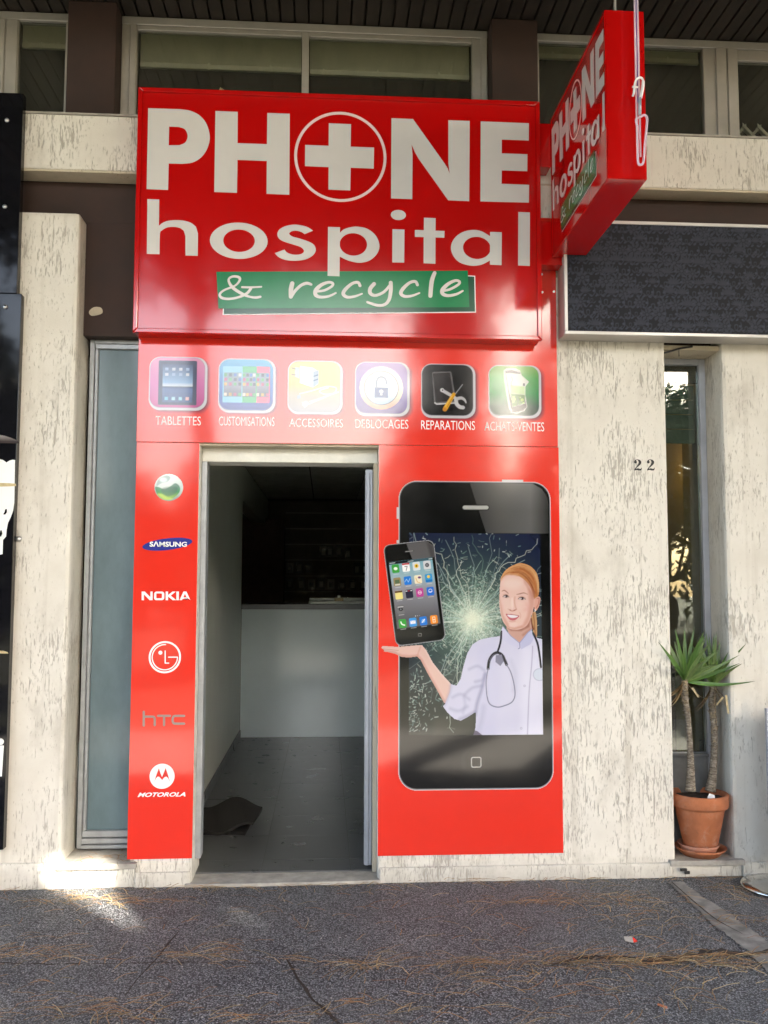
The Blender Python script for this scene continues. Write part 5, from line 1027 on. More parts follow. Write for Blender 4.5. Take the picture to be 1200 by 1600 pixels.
# ear and hair
S_([(1.1278,1.4687),(1.1385,1.4747),(1.15,1.4726),(1.1541,1.4583),(1.1477,1.4255),(1.1331,1.3986),(1.1219,1.3941),(1.1191,1.4165),(1.1224,1.4463)], (232, 178, 156), smooth=True, base=True); W.line([(1.1353,1.4627),(1.1459,1.4613),(1.1426,1.4344),(1.1303,1.4135)], .004, (190, 112, 92), smooth=True, soft=.006); W.ell(*([(1.1231,1.398)][0]), .006, .007, (240, 236, 230))
HAIR = [(.9391,1.5594),(.9453,1.5863),(.9622,1.6118),(.9881,1.6314),(1.0186,1.6464),(1.049,1.6532),(1.0854,1.6443),(1.1157,1.6258),(1.1367,1.5959),(1.1461,1.56),(1.1487,1.5181),(1.1452,1.4822),(1.1385,1.4726),(1.1293,1.4672),(1.1201,1.4612),(1.1157,1.4791),(1.1084,1.503),(1.0905,1.5359),(1.0664,1.5627),(1.0393,1.5806),(1.012,1.588),(.9878,1.59),(.9665,1.5864),(.9513,1.5759),(.9437,1.5654)]
S_(HAIR, (204, 142, 88), smooth=True, base=True)
for a_, b_, c_, w_ in (([(.9514,1.5863),(.9758,1.6103),(1.0124,1.6284),(1.0549,1.6316),(1.0912,1.6137)], (226, 168, 108), .8, .010), ([(.9969,1.5954),(1.0365,1.6046),(1.0727,1.5867),(1.1028,1.5479),(1.1205,1.4941)], (160, 84, 40), .8, .014), ([(1.0183,1.6165),(1.0669,1.6136),(1.1061,1.5808),(1.1269,1.53),(1.1325,1.4792)], (176, 98, 48), .7, .010), ([(1.0246,1.6405),(1.0672,1.6406),(1.1065,1.6168),(1.1334,1.5719),(1.1426,1.518)], (228, 178, 118), .8, .009), ([(.9696,1.5924),(.9878,1.5954),(1.0121,1.5919),(1.0363,1.5851)], (220, 160, 110), .7, .006), ([(1.1275,1.5869),(1.1408,1.548),(1.1433,1.5001)], (232, 190, 136), .7, .006), ([(1.0607,1.5956),(1.0908,1.5658),(1.1116,1.518),(1.1188,1.4762)], (138, 70, 36), .7, .010), ([(1.0002,1.6194),(1.0306,1.6285),(1.067,1.6211)], (172, 98, 52), .6, .005)):
    W.line(a_, w_, b_, soft=.010, smooth=True, a=c_)
W.line([(.9421,1.5594),(.9544,1.5768),(.9726,1.587),(.9999,1.5901),(1.0272,1.5851)], .006, (222, 172, 130), soft=.010, smooth=True, a=.7)
HA, HB = spline([(.9422,1.5654),(.9621,1.5998),(.9971,1.6209),(1.0427,1.6285),(1.0852,1.6137),(1.1212,1.5689),(1.1359,1.518),(1.1293,1.4702)], n=4), spline([(.9483,1.5774),(.9681,1.5894),(1.006,1.594),(1.0424,1.5866),(1.0755,1.5568),(1.0995,1.5239),(1.1144,1.4941),(1.1226,1.4657)], n=4)
HO = spline([(.9407,1.5669),(.9591,1.6088),(.9942,1.6359),(1.049,1.652),(1.0975,1.6377),(1.1336,1.5959),(1.1459,1.542),(1.14,1.4762)], n=4)
for k_ in range(46):                                             # single strands
    f_ = rg.random(); i0 = rg.integers(0, len(HA) - 12); i1 = i0 + rg.integers(6, 12); lo_, hi_ = (HB, HA) if rg.random() < .5 else (HA, HO)
    W.line([tuple(lo_[i] * (1 - f_) + hi_[i] * f_) for i in range(i0, i1, 2)], .0022, [(236, 186, 124), (150, 80, 38), (226, 172, 116), (134, 76, 42)][rg.integers(4)], a=rg.uniform(.2, .55), soft=.005, smooth=True)
W.poly([(1.0605,1.5717),(1.0936,1.5419),(1.122,1.4941),(1.1201,1.4582),(1.1079,1.4582),(1.0902,1.506),(1.0663,1.5448)], (200, 140, 116), soft=.014, a=.5); W.poly([(.9581,1.467),(.9868,1.4625),(.9955,1.4164),(.9802,1.3985),(.9531,1.4074),(.9443,1.4401)], (246, 216, 200), soft=.02, a=.6); W.poly([(1.026,1.4492),(1.0654,1.4462),(1.0772,1.4164),(1.0528,1.3986),(1.0287,1.4075)], (246, 212, 196), soft=.022, a=.6)
# brows, eyes, mouth
W.line([(.9462,1.5021),(.9584,1.5057),(.9689,1.4992),(.9797,1.4894)], (.003, .0055, .005, .003), (132, 84, 62), smooth=True, a=.8, soft=.004); W.line([(1.0257,1.4844),(1.0415,1.4874),(1.0643,1.4925),(1.0845,1.4845)], (.003, .0055, .005, .002), (138, 90, 66), smooth=True, a=.8, soft=.004)
for ex, ey, ew in ((232, 706, 56), (516, 744, 68)):
    q = [(ex - ew, ey + 8), (ex - ew * .4, ey - 20), (ex + ew * .3, ey - 22), (ex + ew, ey + 12), (ex + ew * .3, ey + 24), (ex - ew * .4, ey + 22)]
    cvt = lambda x, y: (EX0 + (x - 150) * EKX, EZ0 - (y - 700) * EKX)
    EX0, EZ0 = [(.9415,1.4759)][0]; EKX = ([(1.1233,1.4762)][0][0] - EX0) / 600
    Q = [cvt(*p_) for p_ in q]
    W.poly(Q, (226, 208, 204), smooth=True); W.ell(*cvt(ex + 8, ey), .0078, .0074, (92, 66, 64)); W.ell(*cvt(ex + 8, ey), .0042, .0042, (34, 22, 24)); W.ell(*cvt(ex - 4, ey - 2), .0020, .0020, (250, 246, 246))
    W.line(Q[:4], (.002, .0038, .0034, .003), (70, 42, 38), smooth=True); W.line([Q[3], Q[4], Q[5], Q[0]], .0016, (150, 100, 90), smooth=True, a=.6); W.line([cvt(ex - ew * .9, ey - 26), cvt(ex, ey - 40), cvt(ex + ew, ey - 14)], .0022, (196, 140, 120), smooth=True, a=.7, soft=.004)
W.poly([(.9656,1.3807),(.9801,1.3795),(.9952,1.3807),(1.0057,1.3777),(1.0224,1.3753),(1.038,1.37),(1.0282,1.3569),(1.0146,1.3474),(.9994,1.3456),(.9859,1.3504),(.9745,1.3629)], (204, 104, 112), smooth=True); W.poly([(.9734,1.3759),(.9951,1.3753),(1.0163,1.373),(1.032,1.3688),(1.0192,1.3617),(.9995,1.3593),(.983,1.3646)], (250, 246, 244), smooth=True); W.line([(.9674,1.3795),(.9861,1.3777),(1.0057,1.3759),(1.0374,1.3694)], .0022, (150, 70, 76), smooth=True, a=.8); W.line([(.9858,1.3421),(1.0009,1.3391),(1.016,1.3427)], .004, (212, 150, 132), soft=.006, smooth=True, a=.7); W.line([(1.0406,1.3867),(1.0459,1.3718),(1.0428,1.3584)], .003, (216, 160, 140), soft=.006, smooth=True, a=.7)
# stethoscope
bk_ = (40, 38, 54)
W.line([(.9401,1.2884),(.9376,1.2422),(.9283,1.2037),(.9169,1.1741)], .011, bk_, smooth=True); W.line([(.8684,1.0911),(.8742,1.1326),(.8923,1.1632),(.9181,1.1763),(.9437,1.1631),(.9591,1.1324),(.9679,1.1126)], .0155, bk_, smooth=True); W.line([(.8765,1.1326),(.8923,1.1589),(.918,1.1697)], .004, (110, 108, 124), smooth=True, a=.8)
W.line([(.8684,1.0911),(.858,1.0234),(.862,.9471),(.8773,.9057),(.9161,.8903),(.9551,.8976),(.9943,.9159),(1.0113,.9518),(1.0062,1.0118),(.9899,1.072),(.9679,1.1126)], .0062, (138, 140, 160), smooth=True); W.line([(.8706,1.0889),(.8602,1.0234),(.8642,.9471)], .002, (220, 220, 232), smooth=True, a=.8)
W.poly([(.9102,1.1632),(.9415,1.1653),(.9524,1.1302),(.9343,1.1051),(.9077,1.127)], (140, 140, 158)); W.line([(1.1129,1.2772),(1.1349,1.2253),(1.1455,1.1648),(1.1527,1.0988)], .0115, bk_, smooth=True); q = [(1.1444,1.0594)][0]; W.ell(*q, .036, .034, (196, 202, 220)); W.ell(*q, .031, .029, (222, 232, 242))
W.rgb *= np.array([.80, .79, .86])                              # the print is duller than bare paper
W.build('printed_doctor', -0.0012, M['print'], pp, 'printed red-haired woman in white coat with stethoscope, one palm raised')
# --- the small phone on her palm
Bc = [(.3063,1.7451),(.5787,1.7767),(.6455,1.2425),(.3767,1.2078)]
def BU(u, v):
    a = np.array(Bc[0]) * (1 - u) + np.array(Bc[1]) * u; b = np.array(Bc[3]) * (1 - u) + np.array(Bc[2]) * u; q_ = a * (1 - v) + b * v; return (float(q_[0]), float(q_[1]))
T = Art(min(q[0] for q in Bc) - .01, max(q[0] for q in Bc) + .01, min(q[1] for q in Bc) - .01, max(q[1] for q in Bc) + .01, 0.0020)
def bq(u0, u1, v0, v1, r=0.0, n=5): return [BU(a, b) for a, b in (rrect(u0, u1, v0, v1, r, n) if r else [(u0, v0), (u1, v0), (u1, v1), (u0, v1)])]
def brr(u0, u1, v0, v1, ru):
    rv = ru * .5; out = []
    for cu_, cv_, a in ((u1 - ru, v1 - rv, 0), (u0 + ru, v1 - rv, 90), (u0 + ru, v0 + rv, 180), (u1 - ru, v0 + rv, 270)):
        out += [BU(cu_ + ru * math.cos(math.radians(a + 15 * k_)), cv_ + rv * math.sin(math.radians(a + 15 * k_))) for k_ in range(7)]
    return out
T.poly(brr(0, 1, 0, 1, .13), (206, 206, 210), base=True); T.poly(brr(.008, .992, .004, .996, .125), (120, 120, 126)); T.poly(brr(.02, .98, .009, .99, .12), (12, 12, 14))
T.poly([BU(.46, .012), BU(.86, .012), BU(.975, .06), BU(.975, .175), BU(.54, .175)], (92, 90, 92)); T.poly([BU(.85, .012), BU(.975, .06), BU(.975, .175), BU(.90, .175)], (60, 58, 60), soft=.02, a=.7)
T.line([BU(.42, .09), BU(.58, .09)], .0065, (60, 60, 60)); T.line([BU(.43, .09), BU(.57, .09)], .0035, (150, 150, 148))
scr_ = bq(.075, .925, .175, .83); zt, zb_ = BU(.5, .17)[1], BU(.5, .83)[1]
T.poly(scr_, vgrad([(zb_, (70, 70, 74)), (zb_ + .07, (100, 100, 106)), (zb_ + .20, (146, 146, 154)), (zt - .10, (150, 176, 186)), (zt, (120, 170, 185))])); T.poly(bq(.075, .925, .175, .20), (60, 90, 102)); T.poly(bq(.075, .5, .176, .2), (20, 34, 42)); T.line([BU(.09, .187), BU(.19, .187)], .003, (200, 210, 214)); T.line([BU(.45, .188), BU(.55, .188)], .003, (190, 200, 204)); T.line([BU(.86, .188), BU(.92, .188)], .003, (220, 226, 228))
T.poly(bq(.075, .925, .765, .83), (92, 92, 98), soft=.006)
IW = .072
def app(u, v, c): T.poly(brr(u - IW, u + IW, v - .042, v + .042, .025), c); T.line([BU(u - .05, v + .055), BU(u + .05, v + .055)], .0025, (220, 220, 222), a=.6)
us = (.19, .395, .60, .81)
app(us[0], .245, (60, 160, 60)); T.ell(*BU(us[0], .245), .010, .008, (228, 244, 228))
app(us[1], .245, (244, 244, 244)); T.poly(bq(us[1] - IW, us[1] + IW, .203, .219), (190, 40, 50)); T.line([BU(us[1] - .025, .235), BU(us[1] + .025, .235), BU(us[1] - .005, .275)], .0035, (50, 46, 50))
app(us[2], .245, (214, 222, 226)); [T.ell(BU(us[2], .242)[0] + .0075 * math.cos(t_), BU(us[2], .242)[1] + .0075 * math.sin(t_), .005, .0035, (236, 190, 40), rot=t_) for t_ in np.linspace(0, 6.28, 9)]; T.ell(*BU(us[2], .242), .0045, .0045, (60, 40, 14))
app(us[3], .245, (206, 208, 212)); T.ell(*BU(us[3], .245), .011, .011, (60, 62, 66)); T.ell(*BU(us[3], .245), .006, .006, (150, 152, 160)); T.ell(*BU(us[3], .245), .003, .003, (30, 30, 34))
app(us[0], .375, (150, 132, 92)); T.poly(bq(us[0] - .045, us[0] + .045, .355, .392), (90, 110, 80)); T.poly(bq(us[0] - .05, us[0] + .05, .396, .41), (214, 210, 196))
app(us[1], .375, (40, 120, 214)); T.line([BU(us[1] - .06, .385), BU(us[1] - .02, .36), BU(us[1] + .01, .39), BU(us[1] + .05, .355)], .003, (150, 200, 240))
app(us[2], .375, (236, 226, 196)); T.ell(*BU(us[2] + .03, .358), .009, .006, (110, 70, 120)); T.line([BU(us[2] - .04, .36), BU(us[2] - .02, .40), BU(us[2] + .03, .41)], .003, (214, 150, 60))
app(us[3], .375, (60, 150, 206)); T.ell(*BU(us[3], .36), .008, .008, (244, 206, 60)); T.poly(bq(us[3] - .06, us[3] + .06, .39, .412), (40, 110, 180))
app(us[0], .505, (240, 226, 140)); T.poly(bq(us[0] - IW, us[0] + IW, .464, .482), (90, 60, 40))
app(us[1], .505, (44, 42, 62)); [T.line([BU(us[1] + a_, .476), BU(us[1] + a_ + .02, .476)], .004, c_) for a_, c_ in ((-.06, (230, 230, 232)), (-.015, (190, 60, 70)), (.035, (225, 225, 228)))]
app(us[2], .505, (190, 70, 150)); T.ell(*BU(us[2], .505), .010, .010, (240, 220, 236)); T.ell(*BU(us[2], .505), .0075, .0075, (190, 70, 150)); T.line([BU(us[2] - .025, .505), BU(us[2] + .025, .505)], .003, (240, 220, 236))
app(us[3], .505, (46, 110, 206)); T.ell(*BU(us[3], .50), .010, .010, (226, 234, 244)); T.ell(*BU(us[3], .50), .0075, .0075, (46, 110, 206)); T.line([BU(us[3] - .03, .51), BU(us[3] + .03, .51)], .003, (226, 234, 244))
app(us[0], .645, (110, 110, 114)); T.ell(*BU(us[0], .645), .011, .009, (34, 34, 38)); T.ell(*BU(us[0], .645), .005, .005, (120, 122, 128)); T.line([BU(us[0] - .05, .622), BU(us[0] + .05, .622)], .003, (220, 220, 224))
[T.ell(*BU(a_, .728), .002, .002, c_) for a_, c_ in ((.46, (240, 240, 240)), (.50, (180, 180, 184)), (.54, (150, 150, 154)))]
app(us[0] + .0, .785, (56, 160, 60)); T.line([BU(us[0] - .03, .768), BU(us[0] - .015, .79), BU(us[0] + .035, .803)], .0055, (240, 248, 240), smooth=True)
app(us[1], .785, (60, 150, 226)); T.poly(bq(us[1] - .05, us[1] + .05, .77, .80), (240, 244, 248)); T.line([BU(us[1] - .05, .77), BU(us[1], .786), BU(us[1] + .05, .77)], .002, (150, 180, 210))
app(us[2], .785, (40, 120, 214)); T.ell(*BU(us[2], .785), .010, .010, (120, 180, 236)); T.line([BU(us[2] - .03, .80), BU(us[2] + .03, .77)], .0035, (236, 240, 246))
app(us[3], .785, (236, 140, 40)); T.poly(bq(us[3] - .028, us[3] + .028, .757, .813), (250, 230, 200)); T.ell(*BU(us[3], .798), .005, .005, (236, 140, 40)); T.poly(bq(us[3] - .018, us[3] + .018, .763, .782), (236, 140, 40))
T.ell(*BU(.5, .915), .017, .016, (34, 34, 36), soft=.004); T.ell(BU(.5, .915)[0] + .004, BU(.5, .915)[1], .0155, .0155, (16, 16, 18), soft=.004); T.poly(rrect(BU(.5, .915)[0] - .0085, BU(.5, .915)[0] + .0085, BU(.5, .915)[1] - .008, BU(.5, .915)[1] + .008, .003), (150, 148, 146)); T.poly(rrect(BU(.5, .915)[0] - .0065, BU(.5, .915)[0] + .0065, BU(.5, .915)[1] - .006, BU(.5, .915)[1] + .006, .002), (18, 18, 18))
T.build('printed_small_phone', -0.0018, M['print'], pp, 'small printed phone with rows of app icons balanced on the palm')
# doctor's fingers pass under the small phone; thin paper edge round the board
MB().box(0.2838, 0.2846, -0.0004, FR - 0.002, 0.1312, 2.2808).build('board_edge', M['white_print'], pp)

# ================================================================== POT, SAUCERS, YUCCAS
PX_, PY_ = 2.036, 0.086; PZ = 0.0875
sa = MB().lathe([(0.0, PZ + .001), (0.095, PZ + .001), (0.125, PZ + .03), (0.137, PZ + .042), (0.131, PZ + .044), (0.118, PZ + .028), (0.09, PZ + .010), (0.0, PZ + .010)], PX_, PY_, 48).build('saucer', M['terracotta'], None, smooth=True, at=(PX_, PY_, PZ))
tag(sa, 'wide terracotta saucer lying on the sill slab under the flowerpot', 'saucer')
sb = MB().lathe([(0.0, PZ + .013), (0.085, PZ + .013), (0.098, PZ + .045), (0.111, PZ + .062), (0.106, PZ + .064), (0.094, PZ + .046), (0.08, PZ + .020), (0.0, PZ + .020)], PX_ - .012, PY_ - .004, 48).build('saucer', M['terracotta_pale'], None, smooth=True, at=(PX_, PY_, PZ + .013))
tag(sb, 'smaller pale terracotta saucer stacked directly beneath the flowerpot', 'saucer')
po = thing('flower_pot', 'terracotta flowerpot with thick rim holding two yuccas in the wall recess', 'flowerpot', (PX_, PY_, PZ + .022))
z0 = PZ + .0225
MB().lathe([(0.0, z0), (0.080, z0), (0.084, z0 + .005), (0.130, z0 + .225), (0.131, z0 + .232), (0.147, z0 + .236), (0.1505, z0 + .245), (0.1535, z0 + .300), (0.150, z0 + .306), (0.138, z0 + .305), (0.132, z0 + .29), (0.128, z0 + .26), (0.0, z0 + .255)], PX_, PY_, 56).build('pot_body', M['terracotta'], po, smooth=True)
so = MB(); n_ = 22
v = [(PX_ + .129 * r / 6 * math.cos(2 * math.pi * k / n_), PY_ + .129 * r / 6 * math.sin(2 * math.pi * k / n_), z0 + .275 + .012 * rng.random()) for r in range(1, 7) for k in range(n_)]
so.add(v + [(PX_, PY_, z0 + .285)], [(r * n_ + k, r * n_ + (k + 1) % n_, (r + 1) * n_ + (k + 1) % n_, (r + 1) * n_ + k) for r in range(5) for k in range(n_)] + [(6 * n_, k, (k + 1) % n_) for k in range(n_)])
so.build('soil', M['soil'], po)
lb = MB(); lb.add([(2.03, PY_ - .118, z0 + .292), (2.072, PY_ - .125, z0 + .292), (2.078, PY_ - .10, z0 + .312), (2.052, PY_ - .098, z0 + .322), (2.04, PY_ - .10, z0 + .305)], [(0, 1, 2, 3, 4)])
lb = lb.build('paper_scrap', M['white_print'], None, at=(2.05, PY_ - .11, z0 + .29)); tag(lb, 'crumpled white and blue scrap of paper on the soil in the pot', 'litter')
tr = thing('plastic_tray', 'grey plastic trough standing upright behind the yucca stems', 'tray', (2.03, 0.215, 0.09))
MB().box(1.900, 2.140, 0.205, 0.222, 0.0880, 0.60).build('tray_bottom', M['grey_plastic'], tr, 0.004); MB().box(1.893, 1.902, 0.185, 0.204, 0.0880, 0.60).build('tray_side', M['grey_plastic'], tr, 0.003); MB().box(1.9025, 2.14, 0.185, 0.204, 0.585, 0.60).build('tray_lip', M['grey_plastic'], tr, 0.003)
def yucca(label, path, rad, base, tips, scar0, width):
    y = thing('yucca_plant', label, 'plant', (path[0][0], path[0][1], path[0][2]), 'yuccas in the terracotta pot')
    P = [tuple(q) for q in spline(path, n=8)]; m = len(P); R = np.interp(np.linspace(0, 1, m), np.linspace(0, 1, len(rad)), rad) * (1 + .05 * np.sin(np.arange(m) * 2.3))
    MB().tube(P, list(R), 14).build('trunk', M['bark'], y, smooth=True)
    sk = MB()                                           # leaf-base scales and frayed fibre on the upper stem
    for k in range(70):
        u = scar0 + (1 - scar0) * rng.random(); i = min(m - 2, int(u * (m - 1))); c_ = Vector(P[i]); a = rng.uniform(0, 2 * math.pi); d = Vector((math.cos(a), math.sin(a), 0)); r = R[i]; t_ = Vector((-d.y, d.x, 0)) * rng.uniform(.008, .014)
        up = Vector((0, 0, 1)); g = rng.uniform(.6, 1.2); c3 = (.36 * g, .28 * g, .18 * g)
        sk.add([c_ + d * r * .9 - t_, c_ + d * r * .9 + t_, c_ + d * (r + rng.uniform(.006, .016)) + up * rng.uniform(-.012, .03)], [(0, 1, 2)], c3)
    sk.build('leaf_scars', M['vcol'], y, colors=True)['kind'] = 'stuff'
    B = Vector(base)
    tips = list(tips)
    for k in range(20):
        a = rng.uniform(0, 2 * math.pi); rr_ = rng.uniform(.03, .18); tips.append((base[0] + rr_ * math.cos(a) * .9, base[2] + rng.uniform(.12, .30), -abs(rr_ * math.sin(a)) if rng.random() < .6 else .06 * rng.random(), rng.uniform(.01, .05), rng.random() * .8))
    for k in range(5): a = rng.uniform(0, 2 * math.pi); tips.append((base[0] + .12 * math.cos(a), base[2] - rng.uniform(.06, .16), -.09 * abs(math.sin(a)), -.12, 2.0))
    for k, (tx, tz, dy, droop, pale) in enumerate(tips):
        Tp = Vector((tx, B.y + dy, tz)); Ln = (Tp - B).length; dirv = (Tp - B).normalized(); side = dirv.cross(Vector((0, -1, .25))).normalized(); nrm = side.cross(dirv).normalized()
        g = Vector((0, 0, -1)) if droop > 0 else Vector((0, 0, 1)); w0 = width * rng.uniform(.85, 1.1); n = 9; v = []; cs_ = []
        for i in range(n + 1):
            u = i / n; c_ = B + (Tp - B) * u - g * abs(droop) * Ln * math.sin(math.pi * u) ; wv = w0 * (0.55 + 1.7 * u if u < .28 else 1.03 * (1 - (u - .28) / .72) ** .8) * .5
            tw = side * math.cos(.5 * pale) + nrm * math.sin(.5 * pale)
            v += [c_ - tw * wv + nrm * wv * .28, c_ - nrm * wv * .10, c_ + tw * wv + nrm * wv * .28]
            b = (.085, .170, .038) if pale < .6 else (.18, .26, .09) if pale < 1.5 else (.20, .13, .06)
            f_ = 1.35 - .5 * u; e = (b[0] * f_, b[1] * f_, b[2] * f_); ed = (b[0] * f_ * 1.5, b[1] * f_ * 1.4, b[2] * f_ * 1.3)
            if u > .93: e = ed = (.09, .075, .03)
            cs_ += [ed, e, ed]
        mb = MB(); mb.v = [tuple(q) for q in v]; mb.c = cs_; mb.f = [(3 * i + j, 3 * i + j + 1, 3 * i + j + 4, 3 * i + j + 3) for i in range(n) for j in range(2)]
        mb.build('leaf', M['leaf'], y, colors=True, smooth=True)
    return y
def tipz(pts, dys, dr, pl): return [(p_[0], p_[1], d, r, q) for p_, d, r, q in zip(pts, dys, dr, pl)]
ypz = z0 + .28
T1 = [(1.7722,1.2378),(1.8605,1.2804),(1.8332,1.1132),(1.9152,1.202),(1.9825,1.2802),(2.0471,1.2785),(2.0906,1.251),(2.0892,1.1945),(2.1851,1.1724),(2.1965,1.1285),(2.2858,1.0296),(1.9372,1.1773),(2.012,1.2319),(1.8799,1.1381),(2.0377,1.1278),(2.0616,1.177),(1.9679,1.1608)]
b1 = [(1.958,1.0255)][0]; b2 = [(2.1337,1.0008)][0]
s1 = [(1.9738,.4308),(1.9774,.5865),(1.9716,.7908),(1.9538,.9449),(1.9592,1.0239)]; s2 = [(2.1045,.4181),(2.126,.5582),(2.1344,.7475),(2.1267,.8686),(2.1337,1.0039)]
yucca('left yucca in the terracotta pot, pale bare stem with wide spread of bright green leaves', [(q[0], .05, max(q[1], ypz - .02) if i == 0 else q[1]) for i, q in enumerate(s1)], (.028, .0175, .0145, .0170, .0150), (b1[0], .05, b1[1] - .01),
      tipz(T1, (-.10, .06, -.16, -.10, .05, -.05, .02, -.14, -.18, -.16, -.14, .10, -.2, -.22, -.25, .08, -.28), (.03, .02, .05, .03, .01, .02, .02, .04, -.02, -.03, -.05, .02, .05, .05, .06, .02, .05), (.3, .6, .4, .2, .5, .8, .9, 1, .6, .5, .2, .3, .6, .4, .8, .5, .7)), .55, .024)
T2 = [(2.1219,1.2563),(2.1423,1.2685),(2.1763,1.2063),(2.1997,1.2256),(2.2721,1.2239),(2.2188,1.122),(2.058,1.1003),(2.0479,1.1567),(2.1623,1.1564),(2.2004,1.0789),(2.1005,1.2009),(2.0803,1.0793)]
yucca('right yucca in the terracotta pot, darker knobbly stem and leaves beside the reveal', [(q[0], .10, max(q[1], ypz - .02) if i == 0 else q[1]) for i, q in enumerate(s2)], (.030, .0195, .0170, .0190, .0165), (b2[0], .10, b2[1] - .01),
      tipz(T2, (-.08, .06, .08, .05, -.12, -.18, -.1, .06, -.2, -.1, .07, -.2), (.02, .02, .01, .01, .03, .04, .05, .02, .05, .06, .02, .05), (.9, .1, .1, .1, .3, .6, .3, .4, .8, .3, .3, .5)), .35, .024)
dl = MB()
for a, b in (([(1.975,.9836),(2.0021,.9345)], .02), ([(2.1595,.9436),(2.1654,.8451)], .02), ([(2.1124,.8837),(2.1478,.9328)], .0)):
    dl.add([(a[0][0], .03 - b, a[0][1]), (a[0][0] + .012, .03 - b, a[0][1] + .004), (a[1][0] + .008, .01 - b, a[1][1]), (a[1][0] - .004, .01 - b, a[1][1] + .006)], [(0, 1, 2, 3)], (.42, .33, .18))
tag(dl.build('dry_leaves', M['vcol'], None, colors=True, at=(2.0, .03, .9)), 'few dry straw-coloured leaf strips hanging on the yucca stems', 'plant debris')

# ================================================================== MENU STAND at the right edge
ms = thing('menu_stand', 'chrome round-footed stand with thin burgundy board, cut by the right picture edge', 'stand', (2.33, -0.215, 0))
mx, my = 2.318, -0.215
MB().lathe([(0.0, 0.004), (0.185, 0.004), (0.188, 0.012), (0.180, 0.020), (0.12, 0.030), (0.05, 0.040), (0.03, 0.05), (0.0, 0.052)], mx, my, 56).build('base', M['chrome'], ms, smooth=True)
MB().tube([(mx + .03, my, 0.045), (mx + .03, my, 1.0)], 0.016, 16).build('pole', M['chrome'], ms, smooth=True)
kk = [(2.2746,.9049),(2.2545,.0673)]
MB().box(kk[0][0], kk[0][0] + .012, -0.222, -0.200, .10, kk[0][1]).build('frame_edge', M['alu_cool'], ms, 0.002); MB().box(kk[0][0] + .0125, kk[0][0] + .42, -0.220, -0.202, .10, kk[0][1] - .004).build('board', M['burgundy'], ms, 0.002)

# ================================================================== LITTER
nd = MB()
def needle(x, y, ang, ln, z=.006):
    n = 4; cv = rng.normal(0, .5); a = ang; px, py = x, y; wd = rng.uniform(.0009, .0017); g = rng.uniform(.75, 1.45)
    base = [(.30, .175, .075), (.24, .115, .045), (.36, .25, .12), (.20, .15, .07), (.42, .33, .18)][rng.choice(5, p=[.33, .25, .2, .12, .10])]; c = tuple(q * g for q in base); v = []
    for i in range(n + 1):
        zz_ = z + .010 * math.sin(math.pi * i / n) * rng.uniform(.3, 1); dx, dy = -math.sin(a) * wd, math.cos(a) * wd
        v += [(px - dx, py - dy, zz_), (px + dx, py + dy, zz_ + .0006)]; a += cv / n; px += math.cos(a) * ln / n; py += math.sin(a) * ln / n
    nd.add(v, [(2 * i, 2 * i + 1, 2 * i + 3, 2 * i + 2) for i in range(n)], c)
CL = [([(1.2895,-1.0875)][0], .24, .05, 150, .0), ([(1.6096,-1.0874)][0], .22, .05, 130, .05), ([(1.0644,-1.043)][0], .22, .045, 110, .05), ([(1.4828,-.6209)][0], .18, .07, 55, .3), ([(1.4466,-.3668)][0], .13, .06, 75, -.5), ([(1.1449,-.3137)][0], .16, .05, 55, .5), ([(.9767,-.3577)][0], .14, .03, 30, -.2),
      ([(.5634,-1.206)][0], .16, .05, 55, .15), ([(.3031,-1.0301)][0], .20, .035, 60, .1), ([(.7157,-1.0665)][0], .22, .04, 60, .05), ([(-1.1742,-.8486)][0], .13, .03, 60, .2), ([(-.5876,-.9086)][0], .10, .03, 40, .05), ([(-1.2519,-.1951)][0], .16, .03, 75, -.1), ([(-.9654,-.2469)][0], .12, .03, 50, -.2), ([(-.8073,-1.3889)][0], .20, .05, 40, .25), ([(-.7465,-1.358)][0], .14, .03, 34, .3),
      ([(-.2785,-1.4443)][0], .18, .04, 36, .5), ([(.1472,-1.0334)][0], .10, .03, 30, .3), ([(-1.0737,-1.3974)][0], .12, .05, 24, .4), ([(.247,-1.451)][0], .12, .06, 30, .5), ([(1.341,-1.362)][0], .08, .05, 16, .6), ([(2.0477,-.3101)][0], .07, .06, 45, -1.0), ([(1.9821,-.6496)][0], .12, .04, 40, .2), ([(1.0599,-1.3185)][0], .16, .05, 22, .2), ([(-.5575,-.0868)][0], .14, .02, 18, .4), ([(-.244,-.9478)][0], .10, .03, 18, .1), ([(1.3183,-1.5385)][0], .2, .05, 14, .3), ([(.7242,-1.5034)][0], .2, .05, 16, .2), ([(.6489,-.0173)][0], .35, .012, 26, .0)]
for c_, sx_, sy_, n_, an in CL:
    for q in range(int(n_ * .75)): needle(c_[0] + rng.normal(0, sx_), min(c_[1] + rng.normal(0, sy_), -.022), an + rng.normal(0, .42) + (math.pi if rng.random() < .5 else 0), rng.uniform(.06, .15), .005 + .012 * rng.random())
for q in range(90): needle(rng.uniform(-1.7, 2.3), rng.uniform(-.075, -.03), rng.normal(0, .35), rng.uniform(.05, .12))
for q in range(520): needle(rng.uniform(-1.9, 2.6), rng.uniform(-1.9, -.03), rng.normal(.15, .8), rng.uniform(.05, .14))
for q in range(26): needle(rng.uniform(-1.28, -1.0), rng.uniform(.0, .2), rng.normal(0, .8), rng.uniform(.04, .09), .1215)
o = nd.build('pine_needles', M['vcol'], None, colors=True); o['kind'] = 'stuff'; o['label'] = 'dry brown pine needles strewn in drifts over the asphalt'
gp = MB()
